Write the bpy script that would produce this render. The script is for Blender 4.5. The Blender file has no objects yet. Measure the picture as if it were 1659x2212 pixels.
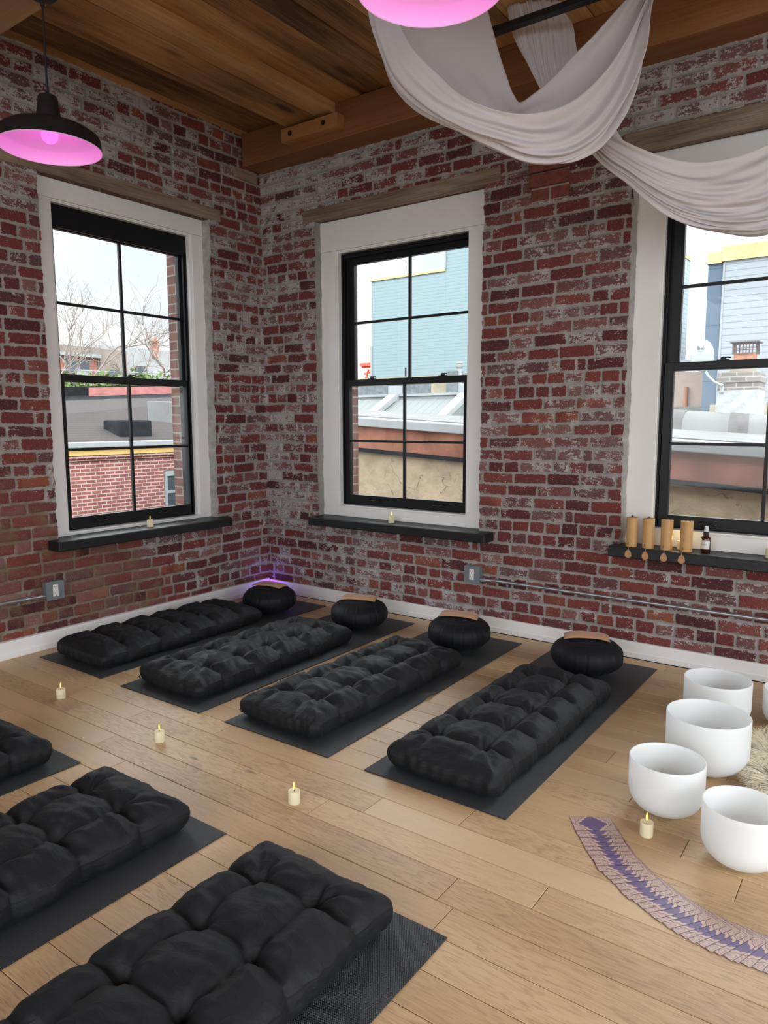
import bpy, bmesh, math, random
import numpy as np
from mathutils import Vector, Matrix
sc = bpy.context.scene
COL = sc.collection
PI = math.pi
RNG = np.random.default_rng(7)
random.seed(7)

# ------------------------------------------------------------------ node helpers
def new_mat(name):
    m = bpy.data.materials.new(name); m.use_nodes = True
    nt = m.node_tree
    return m, nt, nt.nodes['Principled BSDF']
def nd(nt, typ, ins=None, **props):
    n = nt.nodes.new(typ)
    for k, v in props.items(): setattr(n, k, v)
    for k, v in (ins or {}).items():
        s = n.inputs[k]
        if isinstance(v, bpy.types.NodeSocket): nt.links.new(v, s)
        else: s.default_value = v
    return n
def setin(nt, n, k, v):
    if isinstance(v, bpy.types.NodeSocket): nt.links.new(v, n.inputs[k])
    else: n.inputs[k].default_value = v
def mth(nt, op, a, b=0.0, c=0.0, clamp=False):
    n = nd(nt, 'ShaderNodeMath', {0: a, 1: b, 2: c}, operation=op); n.use_clamp = clamp
    return n.outputs[0]
def mixc(nt, fac, a, b, blend='MIX'):
    n = nd(nt, 'ShaderNodeMix', data_type='RGBA', blend_type=blend)
    for k, v in ((0, fac), (6, a), (7, b)):
        if isinstance(v, tuple) and len(v) == 3: v = (*v, 1)
        setin(nt, n, k, v)
    return n.outputs[2]
def ramp(nt, fac, stops, interp='LINEAR'):
    n = nd(nt, 'ShaderNodeValToRGB', {0: fac}); cr = n.color_ramp; cr.interpolation = interp
    while len(cr.elements) < len(stops): cr.elements.new(0.5)
    for e, (p, c) in zip(cr.elements, stops):
        e.position = p; e.color = (*c, 1) if len(c) == 3 else c
    return n.outputs[0]
def sstep(nt, x, lo, hi):
    return nd(nt, 'ShaderNodeMapRange', {0: x, 1: lo, 2: hi, 3: 0.0, 4: 1.0}, interpolation_type='SMOOTHSTEP').outputs[0]
def noise(nt, vec, scale, detail=3.0, rough=0.5, dist=0.0, out=0):
    return nd(nt, 'ShaderNodeTexNoise', {'Vector': vec, 'Scale': scale, 'Detail': detail, 'Roughness': rough, 'Distortion': dist}).outputs[out]
def attr(nt, name, out='Fac'):
    return nd(nt, 'ShaderNodeAttribute', attribute_name=name).outputs[out]
def objco(nt): return nd(nt, 'ShaderNodeTexCoord').outputs['Object']
def uvco(nt): return nd(nt, 'ShaderNodeTexCoord').outputs['UV']
def geopos(nt): return nd(nt, 'ShaderNodeNewGeometry').outputs['Position']
def vscale(nt, v, s, off=(0, 0, 0)):
    return nd(nt, 'ShaderNodeMapping', {'Vector': v, 'Location': off, 'Scale': s}).outputs[0]
def bump(nt, h, strength, dist):
    return nd(nt, 'ShaderNodeBump', {'Height': h, 'Strength': strength, 'Distance': dist}).outputs[0]
def simple(name, col, rough=0.6, metal=0.0, spec=0.4, nscale=0, namp=0.0, bmp=0.0, coat=0.0, sheen=0.0):
    m, nt, b = new_mat(name)
    c = (*col, 1)
    if nscale:
        f = noise(nt, objco(nt), nscale, 5, 0.6)
        lo = tuple(x * (1 - namp) for x in col); hi = tuple(min(1, x * (1 + namp)) for x in col)
        c = ramp(nt, f, [(0.3, lo), (0.7, hi)])
        if bmp: setin(nt, b, 'Normal', bump(nt, f, 0.6, bmp))
    setin(nt, b, 'Base Color', c)
    b.inputs['Roughness'].default_value = rough; b.inputs['Metallic'].default_value = metal
    b.inputs['Specular IOR Level'].default_value = spec
    b.inputs['Coat Weight'].default_value = coat; b.inputs['Sheen Weight'].default_value = sheen
    return m
def emis(name, col, strength):
    m, nt, b = new_mat(name)
    b.inputs['Base Color'].default_value = (*col, 1)
    b.inputs['Emission Color'].default_value = (*col, 1); b.inputs['Emission Strength'].default_value = strength
    return m

# ------------------------------------------------------------------ object helpers
def link(o, parent=None):
    COL.objects.link(o)
    if parent is not None: o.parent = parent
    return o
def tag(o, label=None, cat=None, group=None, kind=None):
    if label: o['label'] = label
    if cat: o['category'] = cat
    if group: o['group'] = group
    if kind: o['kind'] = kind
    return o
def empty(name, label, cat, loc=(0, 0, 0), rz=0.0, group=None, kind=None):
    o = bpy.data.objects.new(name, None); o.empty_display_size = 0.05
    link(o); o.location = loc; o.rotation_euler = (0, 0, rz)
    return tag(o, label, cat, group, kind)
class MB:
    def __init__(s): s.v = []; s.f = []; s.m = []
    def add(s, vs, fs, mi=0):
        b = len(s.v); s.v += [tuple(map(float, p)) for p in vs]; s.f += [tuple(b + i for i in q) for q in fs]; s.m += [mi] * len(fs)
        return s
    def box(s, x0, x1, y0, y1, z0, z1, mi=0):
        return s.add([(x0, y0, z0), (x1, y0, z0), (x1, y1, z0), (x0, y1, z0), (x0, y0, z1), (x1, y0, z1), (x1, y1, z1), (x0, y1, z1)],
                     [(0, 3, 2, 1), (4, 5, 6, 7), (0, 1, 5, 4), (1, 2, 6, 5), (2, 3, 7, 6), (3, 0, 4, 7)], mi)
    def tube(s, pts, r, n=10, mi=0, cap=True):
        pts = [Vector(p) for p in pts]; rs = r if isinstance(r, (list, tuple)) else [r] * len(pts)
        vs = []; up = None
        for i, p in enumerate(pts):
            t = (pts[min(i + 1, len(pts) - 1)] - pts[max(i - 1, 0)]).normalized()
            if up is None: up = Vector((0, 0, 1)) if abs(t.z) < 0.9 else Vector((1, 0, 0))
            a = t.cross(up)
            a = a.normalized() if a.length > 1e-6 else Vector((1, 0, 0)); b2 = a.cross(t).normalized(); up = b2
            for k in range(n):
                w = 2 * PI * k / n; vs.append(p + (a * math.cos(w) + b2 * math.sin(w)) * rs[i])
        fs = []
        for i in range(len(pts) - 1):
            for k in range(n):
                k2 = (k + 1) % n; fs.append((i * n + k, i * n + k2, (i + 1) * n + k2, (i + 1) * n + k))
        if cap: fs += [tuple(range(n))[::-1], tuple((len(pts) - 1) * n + k for k in range(n))]
        return s.add(vs, fs, mi)
    def lathe(s, prof, n=32, c=(0, 0, 0), mi=0, close=False, cap=True):
        vs = []; fs = []
        for r, z in prof:
            for k in range(n):
                w = 2 * PI * k / n; vs.append((c[0] + r * math.cos(w), c[1] + r * math.sin(w), c[2] + z))
        L = len(prof)
        for i in range(L - 1 + (1 if close else 0)):
            j = (i + 1) % L
            for k in range(n):
                k2 = (k + 1) % n; fs.append((i * n + k, i * n + k2, j * n + k2, j * n + k))
        if not close and cap:
            if prof[0][0] > 1e-6: fs.append(tuple(range(n))[::-1])
            if prof[-1][0] > 1e-6: fs.append(tuple((L - 1) * n + k for k in range(n)))
        return s.add(vs, fs, mi)
    def prism(s, poly, z0, z1, mi=0):
        n = len(poly)
        return s.add([(x, y, z0) for x, y in poly] + [(x, y, z1) for x, y in poly],
                     [tuple(range(n))[::-1], tuple(range(n, 2 * n))] + [(i, (i + 1) % n, n + (i + 1) % n, n + i) for i in range(n)], mi)
    def frame(s, x0, x1, z0, z1, y0, y1, wl, wr, wb, wt, mi=0):
        s.box(x0, x0 + wl, y0, y1, z0, z1, mi); s.box(x1 - wr, x1, y0, y1, z0, z1, mi)
        s.box(x0 + wl, x1 - wr, y0, y1, z0, z0 + wb, mi); s.box(x0 + wl, x1 - wr, y0, y1, z1 - wt, z1, mi); return s
    def build(s, name, mats, parent=None, smooth=False, bevel=0.0, seg=2, weld=0.0, local=False):
        me = bpy.data.meshes.new(name); me.from_pydata(s.v, [], s.f)
        for m in (mats if isinstance(mats, (list, tuple)) else [mats]): me.materials.append(m)
        if any(s.m): me.polygons.foreach_set('material_index', s.m)
        bm = bmesh.new(); bm.from_mesh(me)
        if weld: bmesh.ops.remove_doubles(bm, verts=bm.verts, dist=weld)
        bmesh.ops.recalc_face_normals(bm, faces=bm.faces)
        bm.to_mesh(me); bm.free()
        if smooth: me.shade_smooth()
        o = bpy.data.objects.new(name, me); link(o, parent)
        if bevel:
            md = o.modifiers.new('bevel', 'BEVEL'); md.width = bevel; md.segments = seg; md.limit_method = 'ANGLE'; md.angle_limit = 0.7
            md.harden_normals = False
        if smooth and not bevel:
            me.set_sharp_from_angle(angle=0.9)
        return o
def np_mesh(name, V, F, mats, parent=None, attrs=None, uv=None, mi=None, smooth=True):
    V = np.asarray(V, np.float32); F = np.asarray(F, np.int32)
    me = bpy.data.meshes.new(name)
    nv, nf, k = len(V), len(F), F.shape[1]
    me.vertices.add(nv); me.vertices.foreach_set('co', V.ravel())
    me.loops.add(nf * k); me.loops.foreach_set('vertex_index', F.ravel())
    me.polygons.add(nf); me.polygons.foreach_set('loop_start', np.arange(0, nf * k, k, dtype=np.int32))
    me.polygons.foreach_set('loop_total', np.full(nf, k, np.int32))
    for m in (mats if isinstance(mats, (list, tuple)) else [mats]): me.materials.append(m)
    if mi is not None: me.polygons.foreach_set('material_index', np.asarray(mi, np.int32))
    me.update(calc_edges=True)
    me.polygons.foreach_set('use_smooth', np.full(nf, smooth))
    for n_, a in (attrs or {}).items():
        at = me.attributes.new(n_, 'FLOAT', 'POINT' if len(a) == nv else 'FACE'); at.data.foreach_set('value', np.asarray(a, np.float32))
    if uv is not None:
        l = me.uv_layers.new(name='UVMap'); l.data.foreach_set('uv', np.asarray(uv, np.float32)[F.ravel()].ravel())
    me.validate()
    o = bpy.data.objects.new(name, me); return link(o, parent)
def copy_tree(o, parent=None):
    c = o.copy(); COL.objects.link(c)
    if parent is not None: c.parent = parent
    for ch in list(o.children): copy_tree(ch, c)
    return c
def sstep_np(x, lo, hi):
    t = np.clip((x - lo) / (hi - lo), 0, 1); return t * t * (3 - 2 * t)
def wnoise(x, y, freq, seed, n=10, spread=0.6):
    r = np.random.default_rng(seed); out = np.zeros_like(x, dtype=float)
    for i in range(n):
        a = r.uniform(0, 2 * PI); k = freq * r.uniform(1 - spread, 1 + spread)
        out += np.sin(k * (x * np.cos(a) + y * np.sin(a)) + r.uniform(0, 2 * PI))
    return out / math.sqrt(n)

# ------------------------------------------------------------------ materials
def wood_mat(name, stops, axis=1, grain=9.0, rough=0.6, bmp=0.0015, knots=True, attrname='rnd', spec=0.3, vary=0.35, dirt=0.5):
    """wood grain running along local axis 0/1/2, shifted by a per-board random number"""
    m, nt, b = new_mat(name)
    p = objco(nt); r = attr(nt, attrname)
    off = nd(nt, 'ShaderNodeCombineXYZ', {0: mth(nt, 'MULTIPLY', r, 37.0), 1: mth(nt, 'MULTIPLY', r, 91.0), 2: mth(nt, 'MULTIPLY', r, 53.0)}).outputs[0]
    p = nd(nt, 'ShaderNodeVectorMath', {0: p, 1: off}, operation='ADD').outputs[0]
    s = [grain, grain, grain]; s[axis] = grain * 0.06
    g1 = noise(nt, vscale(nt, p, tuple(s)), 1.6, 6, 0.62, 0.8)
    s2 = [grain * 7] * 3; s2[axis] = grain * 0.25
    g2 = noise(nt, vscale(nt, p, tuple(s2)), 2.0, 4, 0.6, 0.2)
    s3 = [2.2] * 3; s3[axis] = 0.7
    g3 = noise(nt, vscale(nt, p, tuple(s3)), 1.5, 3, 0.5)
    f = mth(nt, 'ADD', mth(nt, 'MULTIPLY', g1, 0.55), mth(nt, 'MULTIPLY', g2, 0.45))
    f = mth(nt, 'ADD', f, mth(nt, 'MULTIPLY', mth(nt, 'SUBTRACT', r, 0.5), vary))
    f = mth(nt, 'ADD', f, mth(nt, 'MULTIPLY', mth(nt, 'SUBTRACT', g3, 0.5), dirt))
    c = ramp(nt, f, stops)
    if knots:
        sk = [7.0] * 3; sk[axis] = 2.2
        v = nd(nt, 'ShaderNodeTexVoronoi', {'Vector': vscale(nt, p, tuple(sk)), 'Scale': 0.55}, feature='F1').outputs['Distance']
        c = mixc(nt, mth(nt, 'MULTIPLY', mth(nt, 'SUBTRACT', 1.0, sstep(nt, v, 0.04, 0.16)), 0.75), c, tuple(x * 0.3 for x in stops[0][1]))
    setin(nt, b, 'Base Color', c)
    setin(nt, b, 'Normal', bump(nt, mth(nt, 'ADD', g1, g2), 0.5, bmp))
    b.inputs['Roughness'].default_value = rough; b.inputs['Specular IOR Level'].default_value = spec
    return m

def brick_mat():
    m, nt, b = new_mat('old_painted_brick')
    P = geopos(nt)
    sdf = attr(nt, 'sdf'); r1 = attr(nt, 'rnd'); r2 = attr(nt, 'rnd2'); brown_tint = attr(nt, 'brown_tint'); smear = attr(nt, 'smear')
    n1 = noise(nt, P, 95, 4, 0.65); n2 = noise(nt, P, 28, 3, 0.6); n3 = noise(nt, P, 9, 3, 0.55); n4 = noise(nt, P, 170, 3, 0.6)
    d = mth(nt, 'ADD', sdf, mth(nt, 'MULTIPLY', mth(nt, 'SUBTRACT', n1, 0.53), 0.015))
    d = mth(nt, 'ADD', d, mth(nt, 'MULTIPLY', mth(nt, 'SUBTRACT', n2, 0.53), 0.017))
    brick = sstep(nt, d, 0.0, 0.0012)
    col = ramp(nt, mth(nt, 'ADD', r1, mth(nt, 'MULTIPLY', mth(nt, 'SUBTRACT', n3, 0.5), 0.35)),
               [(0.0, (0.070, 0.021, 0.024)), (0.3, (0.118, 0.029, 0.030)), (0.6, (0.152, 0.036, 0.033)), (0.95, (0.182, 0.046, 0.036)), (1.0, (0.24, 0.075, 0.042))])
    col = mixc(nt, mth(nt, 'MULTIPLY', sstep(nt, n2, 0.5, 0.8), 0.5), col, (0.10, 0.045, 0.042))
    mort = mixc(nt, n2, (0.25, 0.232, 0.212), (0.37, 0.348, 0.325))
    mort = mixc(nt, mth(nt, 'MULTIPLY', sstep(nt, n1, 0.55, 0.75), 0.6), mort, (0.20, 0.18, 0.16))
    mort = mixc(nt, mth(nt, 'MULTIPLY', sstep(nt, n3, 0.5, 0.72), 0.55), mort, (0.47, 0.45, 0.43))
    # worn whitewash that clings to some bricks in flakes and streaks
    streak = noise(nt, vscale(nt, P, (22, 22, 75)), 1.0, 5, 0.72)
    t = mth(nt, 'ADD', mth(nt, 'MULTIPLY', streak, 0.55), mth(nt, 'MULTIPLY', n1, 0.45))
    t = mth(nt, 'ADD', t, mth(nt, 'MULTIPLY', mth(nt, 'SUBTRACT', n4, 0.5), 0.16))
    t = mth(nt, 'ADD', t, mth(nt, 'MULTIPLY', mth(nt, 'SUBTRACT', r2, 0.5), 0.13))
    t = mth(nt, 'ADD', t, mth(nt, 'MULTIPLY', mth(nt, 'SUBTRACT', n3, 0.5), 0.42))
    t = mth(nt, 'ADD', t, mth(nt, 'MULTIPLY', smear, 0.085))
    t = mth(nt, 'SUBTRACT', t, mth(nt, 'MULTIPLY', brown_tint, 0.14))
    edge = mth(nt, 'SUBTRACT', 1.0, sstep(nt, sdf, 0.0, 0.016))
    t = mth(nt, 'ADD', t, mth(nt, 'MULTIPLY', edge, 0.065))
    paint = sstep(nt, t, 0.570, 0.594)
    flake = sstep(nt, n4, 0.645, 0.67)
    paint = mth(nt, 'MAXIMUM', paint, mth(nt, 'MULTIPLY', flake, 0.9))
    pc = mixc(nt, n4, (0.31, 0.29, 0.283), (0.50, 0.475, 0.462))
    haze = mth(nt, 'MULTIPLY', sstep(nt, mth(nt, 'ADD', r2, mth(nt, 'MULTIPLY', smear, 0.35)), 0.30, 1.0), mth(nt, 'MULTIPLY', n2, 0.75))
    col = mixc(nt, haze, col, (0.27, 0.205, 0.195))
    c = mixc(nt, paint, col, pc)
    c = mixc(nt, brick, mort, c)
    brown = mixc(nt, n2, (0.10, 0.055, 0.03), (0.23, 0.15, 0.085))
    sf = mth(nt, 'MULTIPLY', brown_tint, sstep(nt, mth(nt, 'ADD', n3, mth(nt, 'MULTIPLY', brick, -0.22)), 0.2, 0.55))
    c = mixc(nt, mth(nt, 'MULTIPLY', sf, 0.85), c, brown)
    setin(nt, b, 'Base Color', c)
    h = mth(nt, 'ADD', mth(nt, 'MULTIPLY', n1, 0.6), mth(nt, 'MULTIPLY', paint, 0.25))
    h = mth(nt, 'ADD', h, mth(nt, 'MULTIPLY', brick, 0.6))
    setin(nt, b, 'Normal', bump(nt, h, 0.7, 0.004))
    b.inputs['Roughness'].default_value = 0.85; b.inputs['Specular IOR Level'].default_value = 0.25
    return m

def plain_brick(name, c1, c2, mortar, bw=0.2, rh=0.067, ms=0.006, vec='xz', rough=0.85, off=(0, 0, 0)):
    m, nt, b = new_mat(name)
    p = objco(nt); x = nd(nt, 'ShaderNodeSeparateXYZ', {0: p})
    u = {'x': x.outputs[0], 'y': x.outputs[1], 's': mth(nt, 'ADD', x.outputs[0], x.outputs[1])}[vec[0]]
    v = nd(nt, 'ShaderNodeCombineXYZ', {0: u, 1: x.outputs[2], 2: 0.0}).outputs[0]
    n = noise(nt, p, 14, 4, 0.6)
    v = nd(nt, 'ShaderNodeVectorMath', {0: v, 1: nd(nt, 'ShaderNodeVectorMath', {0: noise(nt, p, 9, 2, out=1), 'Scale': 0.006}, operation='SCALE').outputs[0]}, operation='ADD').outputs[0]
    t = nd(nt, 'ShaderNodeTexBrick', {'Vector': v, 'Color1': (*c1, 1), 'Color2': (*c2, 1), 'Mortar': (*mortar, 1), 'Scale': 1.0,
           'Mortar Size': ms, 'Mortar Smooth': 0.2, 'Bias': 0.0, 'Brick Width': bw, 'Row Height': rh})
    c = mixc(nt, mth(nt, 'MULTIPLY', n, 0.4), t.outputs[0], tuple(a * 0.55 for a in c1))
    setin(nt, b, 'Base Color', c)
    setin(nt, b, 'Normal', bump(nt, mth(nt, 'SUBTRACT', n, t.outputs[1]), 0.6, 0.006))
    b.inputs['Roughness'].default_value = rough
    return m

def floor_mat():
    m, nt, b = new_mat('oak_floor')
    p = objco(nt); r = attr(nt, 'rnd'); r2 = attr(nt, 'rnd2')
    off = nd(nt, 'ShaderNodeCombineXYZ', {0: mth(nt, 'MULTIPLY', r, 61.0), 1: mth(nt, 'MULTIPLY', r2, 23.0), 2: mth(nt, 'MULTIPLY', r, 17.0)}).outputs[0]
    q = nd(nt, 'ShaderNodeVectorMath', {0: p, 1: off}, operation='ADD').outputs[0]
    # cathedral figure: contour lines of a stretched noise field
    big = noise(nt, vscale(nt, q, (1.6, 9.0, 1.0)), 0.9, 2, 0.5, 0.3)
    band = mth(nt, 'FRACT', mth(nt, 'MULTIPLY', big, 17.0))
    line = mth(nt, 'MULTIPLY', sstep(nt, band, 0.0, 0.75), mth(nt, 'SUBTRACT', 1.0, sstep(nt, band, 0.88, 1.0)))
    fine = noise(nt, vscale(nt, q, (9, 260, 1)), 1.0, 3, 0.6)
    pore = noise(nt, vscale(nt, q, (26, 330, 1)), 1.0, 2, 0.5)
    soft = noise(nt, vscale(nt, q, (1.2, 5, 1)), 1.2, 3, 0.5)
    f = mth(nt, 'ADD', mth(nt, 'MULTIPLY', soft, 0.6), mth(nt, 'MULTIPLY', fine, 0.4))
    f = mth(nt, 'ADD', f, mth(nt, 'MULTIPLY', mth(nt, 'SUBTRACT', r2, 0.5), 0.34))
    c = ramp(nt, f, [(0.22, (0.385, 0.24, 0.118)), (0.45, (0.50, 0.335, 0.175)), (0.65, (0.57, 0.395, 0.22)), (0.85, (0.63, 0.45, 0.265))])
    grainy = mth(nt, 'MULTIPLY', line, mth(nt, 'MULTIPLY', sstep(nt, pore, 0.40, 0.62), sstep(nt, mth(nt, 'ADD', r, mth(nt, 'MULTIPLY', soft, 0.5)), 0.35, 1.1)))
    c = mixc(nt, mth(nt, 'MULTIPLY', grainy, 0.42), c, (0.17, 0.085, 0.04))
    c = mixc(nt, mth(nt, 'MULTIPLY', sstep(nt, pore, 0.58, 0.72), 0.14), c, (0.16, 0.08, 0.04))
    kn = nd(nt, 'ShaderNodeTexVoronoi', {'Vector': vscale(nt, q, (1.4, 5, 1)), 'Scale': 0.8}).outputs['Distance']
    c = mixc(nt, mth(nt, 'MULTIPLY', mth(nt, 'SUBTRACT', 1.0, sstep(nt, kn, 0.015, 0.05)), 0.7), c, (0.06, 0.035, 0.02))
    setin(nt, b, 'Base Color', c)
    setin(nt, b, 'Roughness', mth(nt, 'ADD', 0.36, mth(nt, 'MULTIPLY', soft, 0.16)))
    setin(nt, b, 'Normal', bump(nt, mth(nt, 'SUBTRACT', fine, grainy), 0.25, 0.0006))
    b.inputs['Specular IOR Level'].default_value = 0.45
    return m

def glass_mat():
    m, nt, b = new_mat('window_glass'); nt.nodes.remove(b)
    o = nt.nodes['Material Output']
    t = nd(nt, 'ShaderNodeBsdfTransparent', {0: (0.96, 0.975, 0.97, 1)})
    g = nd(nt, 'ShaderNodeBsdfGlossy', {'Color': (1, 1, 1, 1), 'Roughness': 0.02})
    f = nd(nt, 'ShaderNodeFresnel', {'IOR': 1.27}).outputs[0]
    x = nd(nt, 'ShaderNodeMixShader', {0: f, 1: t.outputs[0], 2: g.outputs[0]})
    nt.links.new(x.outputs[0], o.inputs[0]); return m
def cloth_trans(name, col, trans, rough=0.9):
    m, nt, b = new_mat(name)
    b.inputs['Base Color'].default_value = (*col, 1); b.inputs['Roughness'].default_value = rough; b.inputs['Specular IOR Level'].default_value = 0.2
    t = nd(nt, 'ShaderNodeBsdfTranslucent', {0: (*col, 1)})
    x = nd(nt, 'ShaderNodeMixShader', {0: trans, 1: b.outputs[0], 2: t.outputs[0]})
    nt.links.new(x.outputs[0], nt.nodes['Material Output'].inputs[0])
    return m
def fabric_black(name, col, sheen=0.35, weave=900, wr=0.0025):
    m, nt, b = new_mat(name)
    p = objco(nt)
    n0 = noise(nt, vscale(nt, p, (1.0, 1.7, 1.3)), 15, 2, 0.5, 1.1); n1 = mth(nt, 'POWER', mth(nt, 'SUBTRACT', 1.0, mth(nt, 'ABSOLUTE', mth(nt, 'MULTIPLY', mth(nt, 'SUBTRACT', n0, 0.5), 3.2)), clamp=True), 3.0)
    n1 = mth(nt, 'ADD', mth(nt, 'MULTIPLY', n1, 0.55), mth(nt, 'MULTIPLY', noise(nt, p, 34, 3, 0.6, 0.6), 0.5))
    n2 = noise(nt, p, weave, 2, 0.5)
    c = ramp(nt, noise(nt, p, 5, 3), [(0.3, tuple(x * 0.85 for x in col)), (0.7, tuple(x * 1.2 for x in col))])
    setin(nt, b, 'Base Color', c)
    h = mth(nt, 'ADD', n1, mth(nt, 'MULTIPLY', n2, 0.04))
    setin(nt, b, 'Normal', bump(nt, h, 0.55, wr))
    b.inputs['Roughness'].default_value = 0.62; b.inputs['Specular IOR Level'].default_value = 0.26
    b.inputs['Sheen Weight'].default_value = sheen; b.inputs['Sheen Roughness'].default_value = 0.45
    b.inputs['Sheen Tint'].default_value = (0.75, 0.8, 0.85, 1)
    return m
def mat_rubber():
    m, nt, b = new_mat('yoga_mat_foam')
    p = objco(nt); x = nd(nt, 'ShaderNodeSeparateXYZ', {0: p})
    a = mth(nt, 'SINE', mth(nt, 'MULTIPLY', x.outputs[0], 2 * PI / 0.0055)); c2 = mth(nt, 'SINE', mth(nt, 'MULTIPLY', x.outputs[1], 2 * PI / 0.0075))
    h = mth(nt, 'MULTIPLY', a, c2)
    c = ramp(nt, h, [(0.1, (0.015, 0.018, 0.020)), (0.95, (0.100, 0.110, 0.120))])
    setin(nt, b, 'Base Color', c); setin(nt, b, 'Normal', bump(nt, h, 0.6, 0.0012))
    b.inputs['Roughness'].default_value = 0.50; b.inputs['Specular IOR Level'].default_value = 0.5
    return m
def card_mat():
    m, nt, b = new_mat('card_back')
    uv = nd(nt, 'ShaderNodeSeparateXYZ', {0: uvco(nt)})
    x = mth(nt, 'ABSOLUTE', uv.outputs[0]); y = mth(nt, 'ABSOLUTE', uv.outputs[1])
    scal = mth(nt, 'MULTIPLY', mth(nt, 'ABSOLUTE', mth(nt, 'SINE', mth(nt, 'MULTIPLY', mth(nt, 'SUBTRACT', x, y), 6.5))), 0.10)
    d = mth(nt, 'ADD', mth(nt, 'ADD', mth(nt, 'DIVIDE', x, 0.74), mth(nt, 'DIVIDE', y, 1.32)), scal)
    tan = mth(nt, 'GREATER_THAN', d, 1.0)
    ring = mth(nt, 'MULTIPLY', mth(nt, 'GREATER_THAN', d, 1.24), mth(nt, 'LESS_THAN', d, 1.31))
    v = noise(nt, uvco(nt), 11, 3, 0.7, 1.5)
    lace = mth(nt, 'MULTIPLY', mth(nt, 'GREATER_THAN', d, 1.36), sstep(nt, v, 0.52, 0.56))
    dark = mth(nt, 'MAXIMUM', ring, mth(nt, 'MULTIPLY', lace, 0.7))
    c = mixc(nt, tan, (0.125, 0.075, 0.19), mixc(nt, dark, (0.56, 0.38, 0.29), (0.15, 0.095, 0.16)))
    edge = mth(nt, 'MAXIMUM', mth(nt, 'GREATER_THAN', x, 0.985), mth(nt, 'GREATER_THAN', y, 0.975))
    c = mixc(nt, edge, c, (0.05, 0.03, 0.07))
    setin(nt, b, 'Base Color', c); b.inputs['Roughness'].default_value = 0.38
    return m
def lap_siding(name, col, step, rough=0.6, dark=0.6, line=0.12, vert=False):
    m, nt, b = new_mat(name)
    x = nd(nt, 'ShaderNodeSeparateXYZ', {0: objco(nt)})
    z = mth(nt, 'FRACT', mth(nt, 'DIVIDE', x.outputs[0 if vert else 2], step))
    l = mth(nt, 'SUBTRACT', 1.0, sstep(nt, z, 0.0, line))
    setin(nt, b, 'Base Color', mixc(nt, l, col, tuple(c * dark for c in col)))
    setin(nt, b, 'Normal', bump(nt, z, 0.8, 0.02)); b.inputs['Roughness'].default_value = 0.9; b.inputs['Specular IOR Level'].default_value = 0.08
    return m

M = {}
M['brick'] = brick_mat()
M['floor'] = floor_mat()
M['ceil'] = wood_mat('old_ceiling_boards', [(0.22, (0.085, 0.040, 0.015)), (0.42, (0.26, 0.130, 0.048)), (0.60, (0.43, 0.230, 0.090)), (0.80, (0.58, 0.35, 0.16))], axis=1, grain=9, vary=0.34, dirt=0.75)
M['beam'] = wood_mat('fir_beam', [(0.15, (0.13, 0.05, 0.018)), (0.45, (0.235, 0.098, 0.036)), (0.75, (0.33, 0.155, 0.062))], axis=0, grain=7, vary=0.2, dirt=0.25, knots=False)
M['beam_pale'] = wood_mat('pale_beam', [(0.15, (0.22, 0.12, 0.055)), (0.45, (0.33, 0.195, 0.095)), (0.8, (0.42, 0.27, 0.14))], axis=0, grain=9, vary=0.2, dirt=0.3)
M['block'] = wood_mat('new_fir_block', [(0.2, (0.22, 0.09, 0.03)), (0.5, (0.40, 0.19, 0.07)), (0.8, (0.50, 0.26, 0.11))], axis=0, grain=14, vary=0.2, dirt=0.1, knots=False)
M['lintelx'] = wood_mat('weathered_lintel', [(0.25, (0.07, 0.045, 0.03)), (0.45, (0.20, 0.145, 0.105)), (0.7, (0.38, 0.30, 0.23))], axis=0, grain=11, vary=0.15, dirt=0.8, rough=0.85)
M['lintely'] = wood_mat('weathered_lintel_dark', [(0.25, (0.07, 0.045, 0.03)), (0.45, (0.19, 0.135, 0.095)), (0.7, (0.36, 0.28, 0.215))], axis=1, grain=11, vary=0.15, dirt=0.8, rough=0.85)
M['white'] = simple('white_trim_paint', (0.80, 0.80, 0.78), 0.42, nscale=3, namp=0.03)
M['base'] = simple('white_baseboard_paint', (0.80, 0.81, 0.80), 0.4, nscale=4, namp=0.03)
M['blackframe'] = simple('black_window_paint', (0.0060, 0.0070, 0.0085), 0.42, spec=0.3)
M['sill'] = simple('black_painted_timber', (0.0075, 0.0085, 0.010), 0.45, nscale=30, namp=0.3, bmp=0.003)
M['glass'] = glass_mat()
M['plaster'] = simple('grey_reveal_plaster', (0.36, 0.35, 0.33), 0.9, nscale=18, namp=0.25, bmp=0.006)
M['galv'] = simple('galvanised_steel', (0.42, 0.44, 0.46), 0.38, metal=0.85, nscale=30, namp=0.12)
M['boxgrey'] = simple('grey_steel_box', (0.25, 0.29, 0.32), 0.42, metal=0.55, nscale=20, namp=0.1)
M['outlet'] = simple('ivory_plastic', (0.72, 0.71, 0.66), 0.4)
M['slot'] = simple('dark_slot', (0.01, 0.01, 0.01), 0.7)
M['futon'] = fabric_black('black_cotton', (0.0070, 0.0079, 0.0096), sheen=0.02, wr=0.0022)
M['zafu'] = fabric_black('black_zafu_cloth', (0.0050, 0.0056, 0.0080), sheen=0.02, wr=0.0008)
M['mat'] = mat_rubber()
M['tanpillow'] = simple('tan_linen', (0.50, 0.265, 0.135), 0.75, nscale=40, namp=0.1, bmp=0.0008, sheen=0.2)
M['drape'] = cloth_trans('white_voile', (0.79, 0.76, 0.775), 0.30)
M['rail'] = simple('black_rail_metal', (0.010, 0.011, 0.014), 0.45, metal=0.2)
M['lampblack'] = simple('black_enamel', (0.010, 0.009, 0.012), 0.5)
M['lampwhite'] = simple('white_enamel', (0.80, 0.72, 0.80), 0.5)
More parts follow.
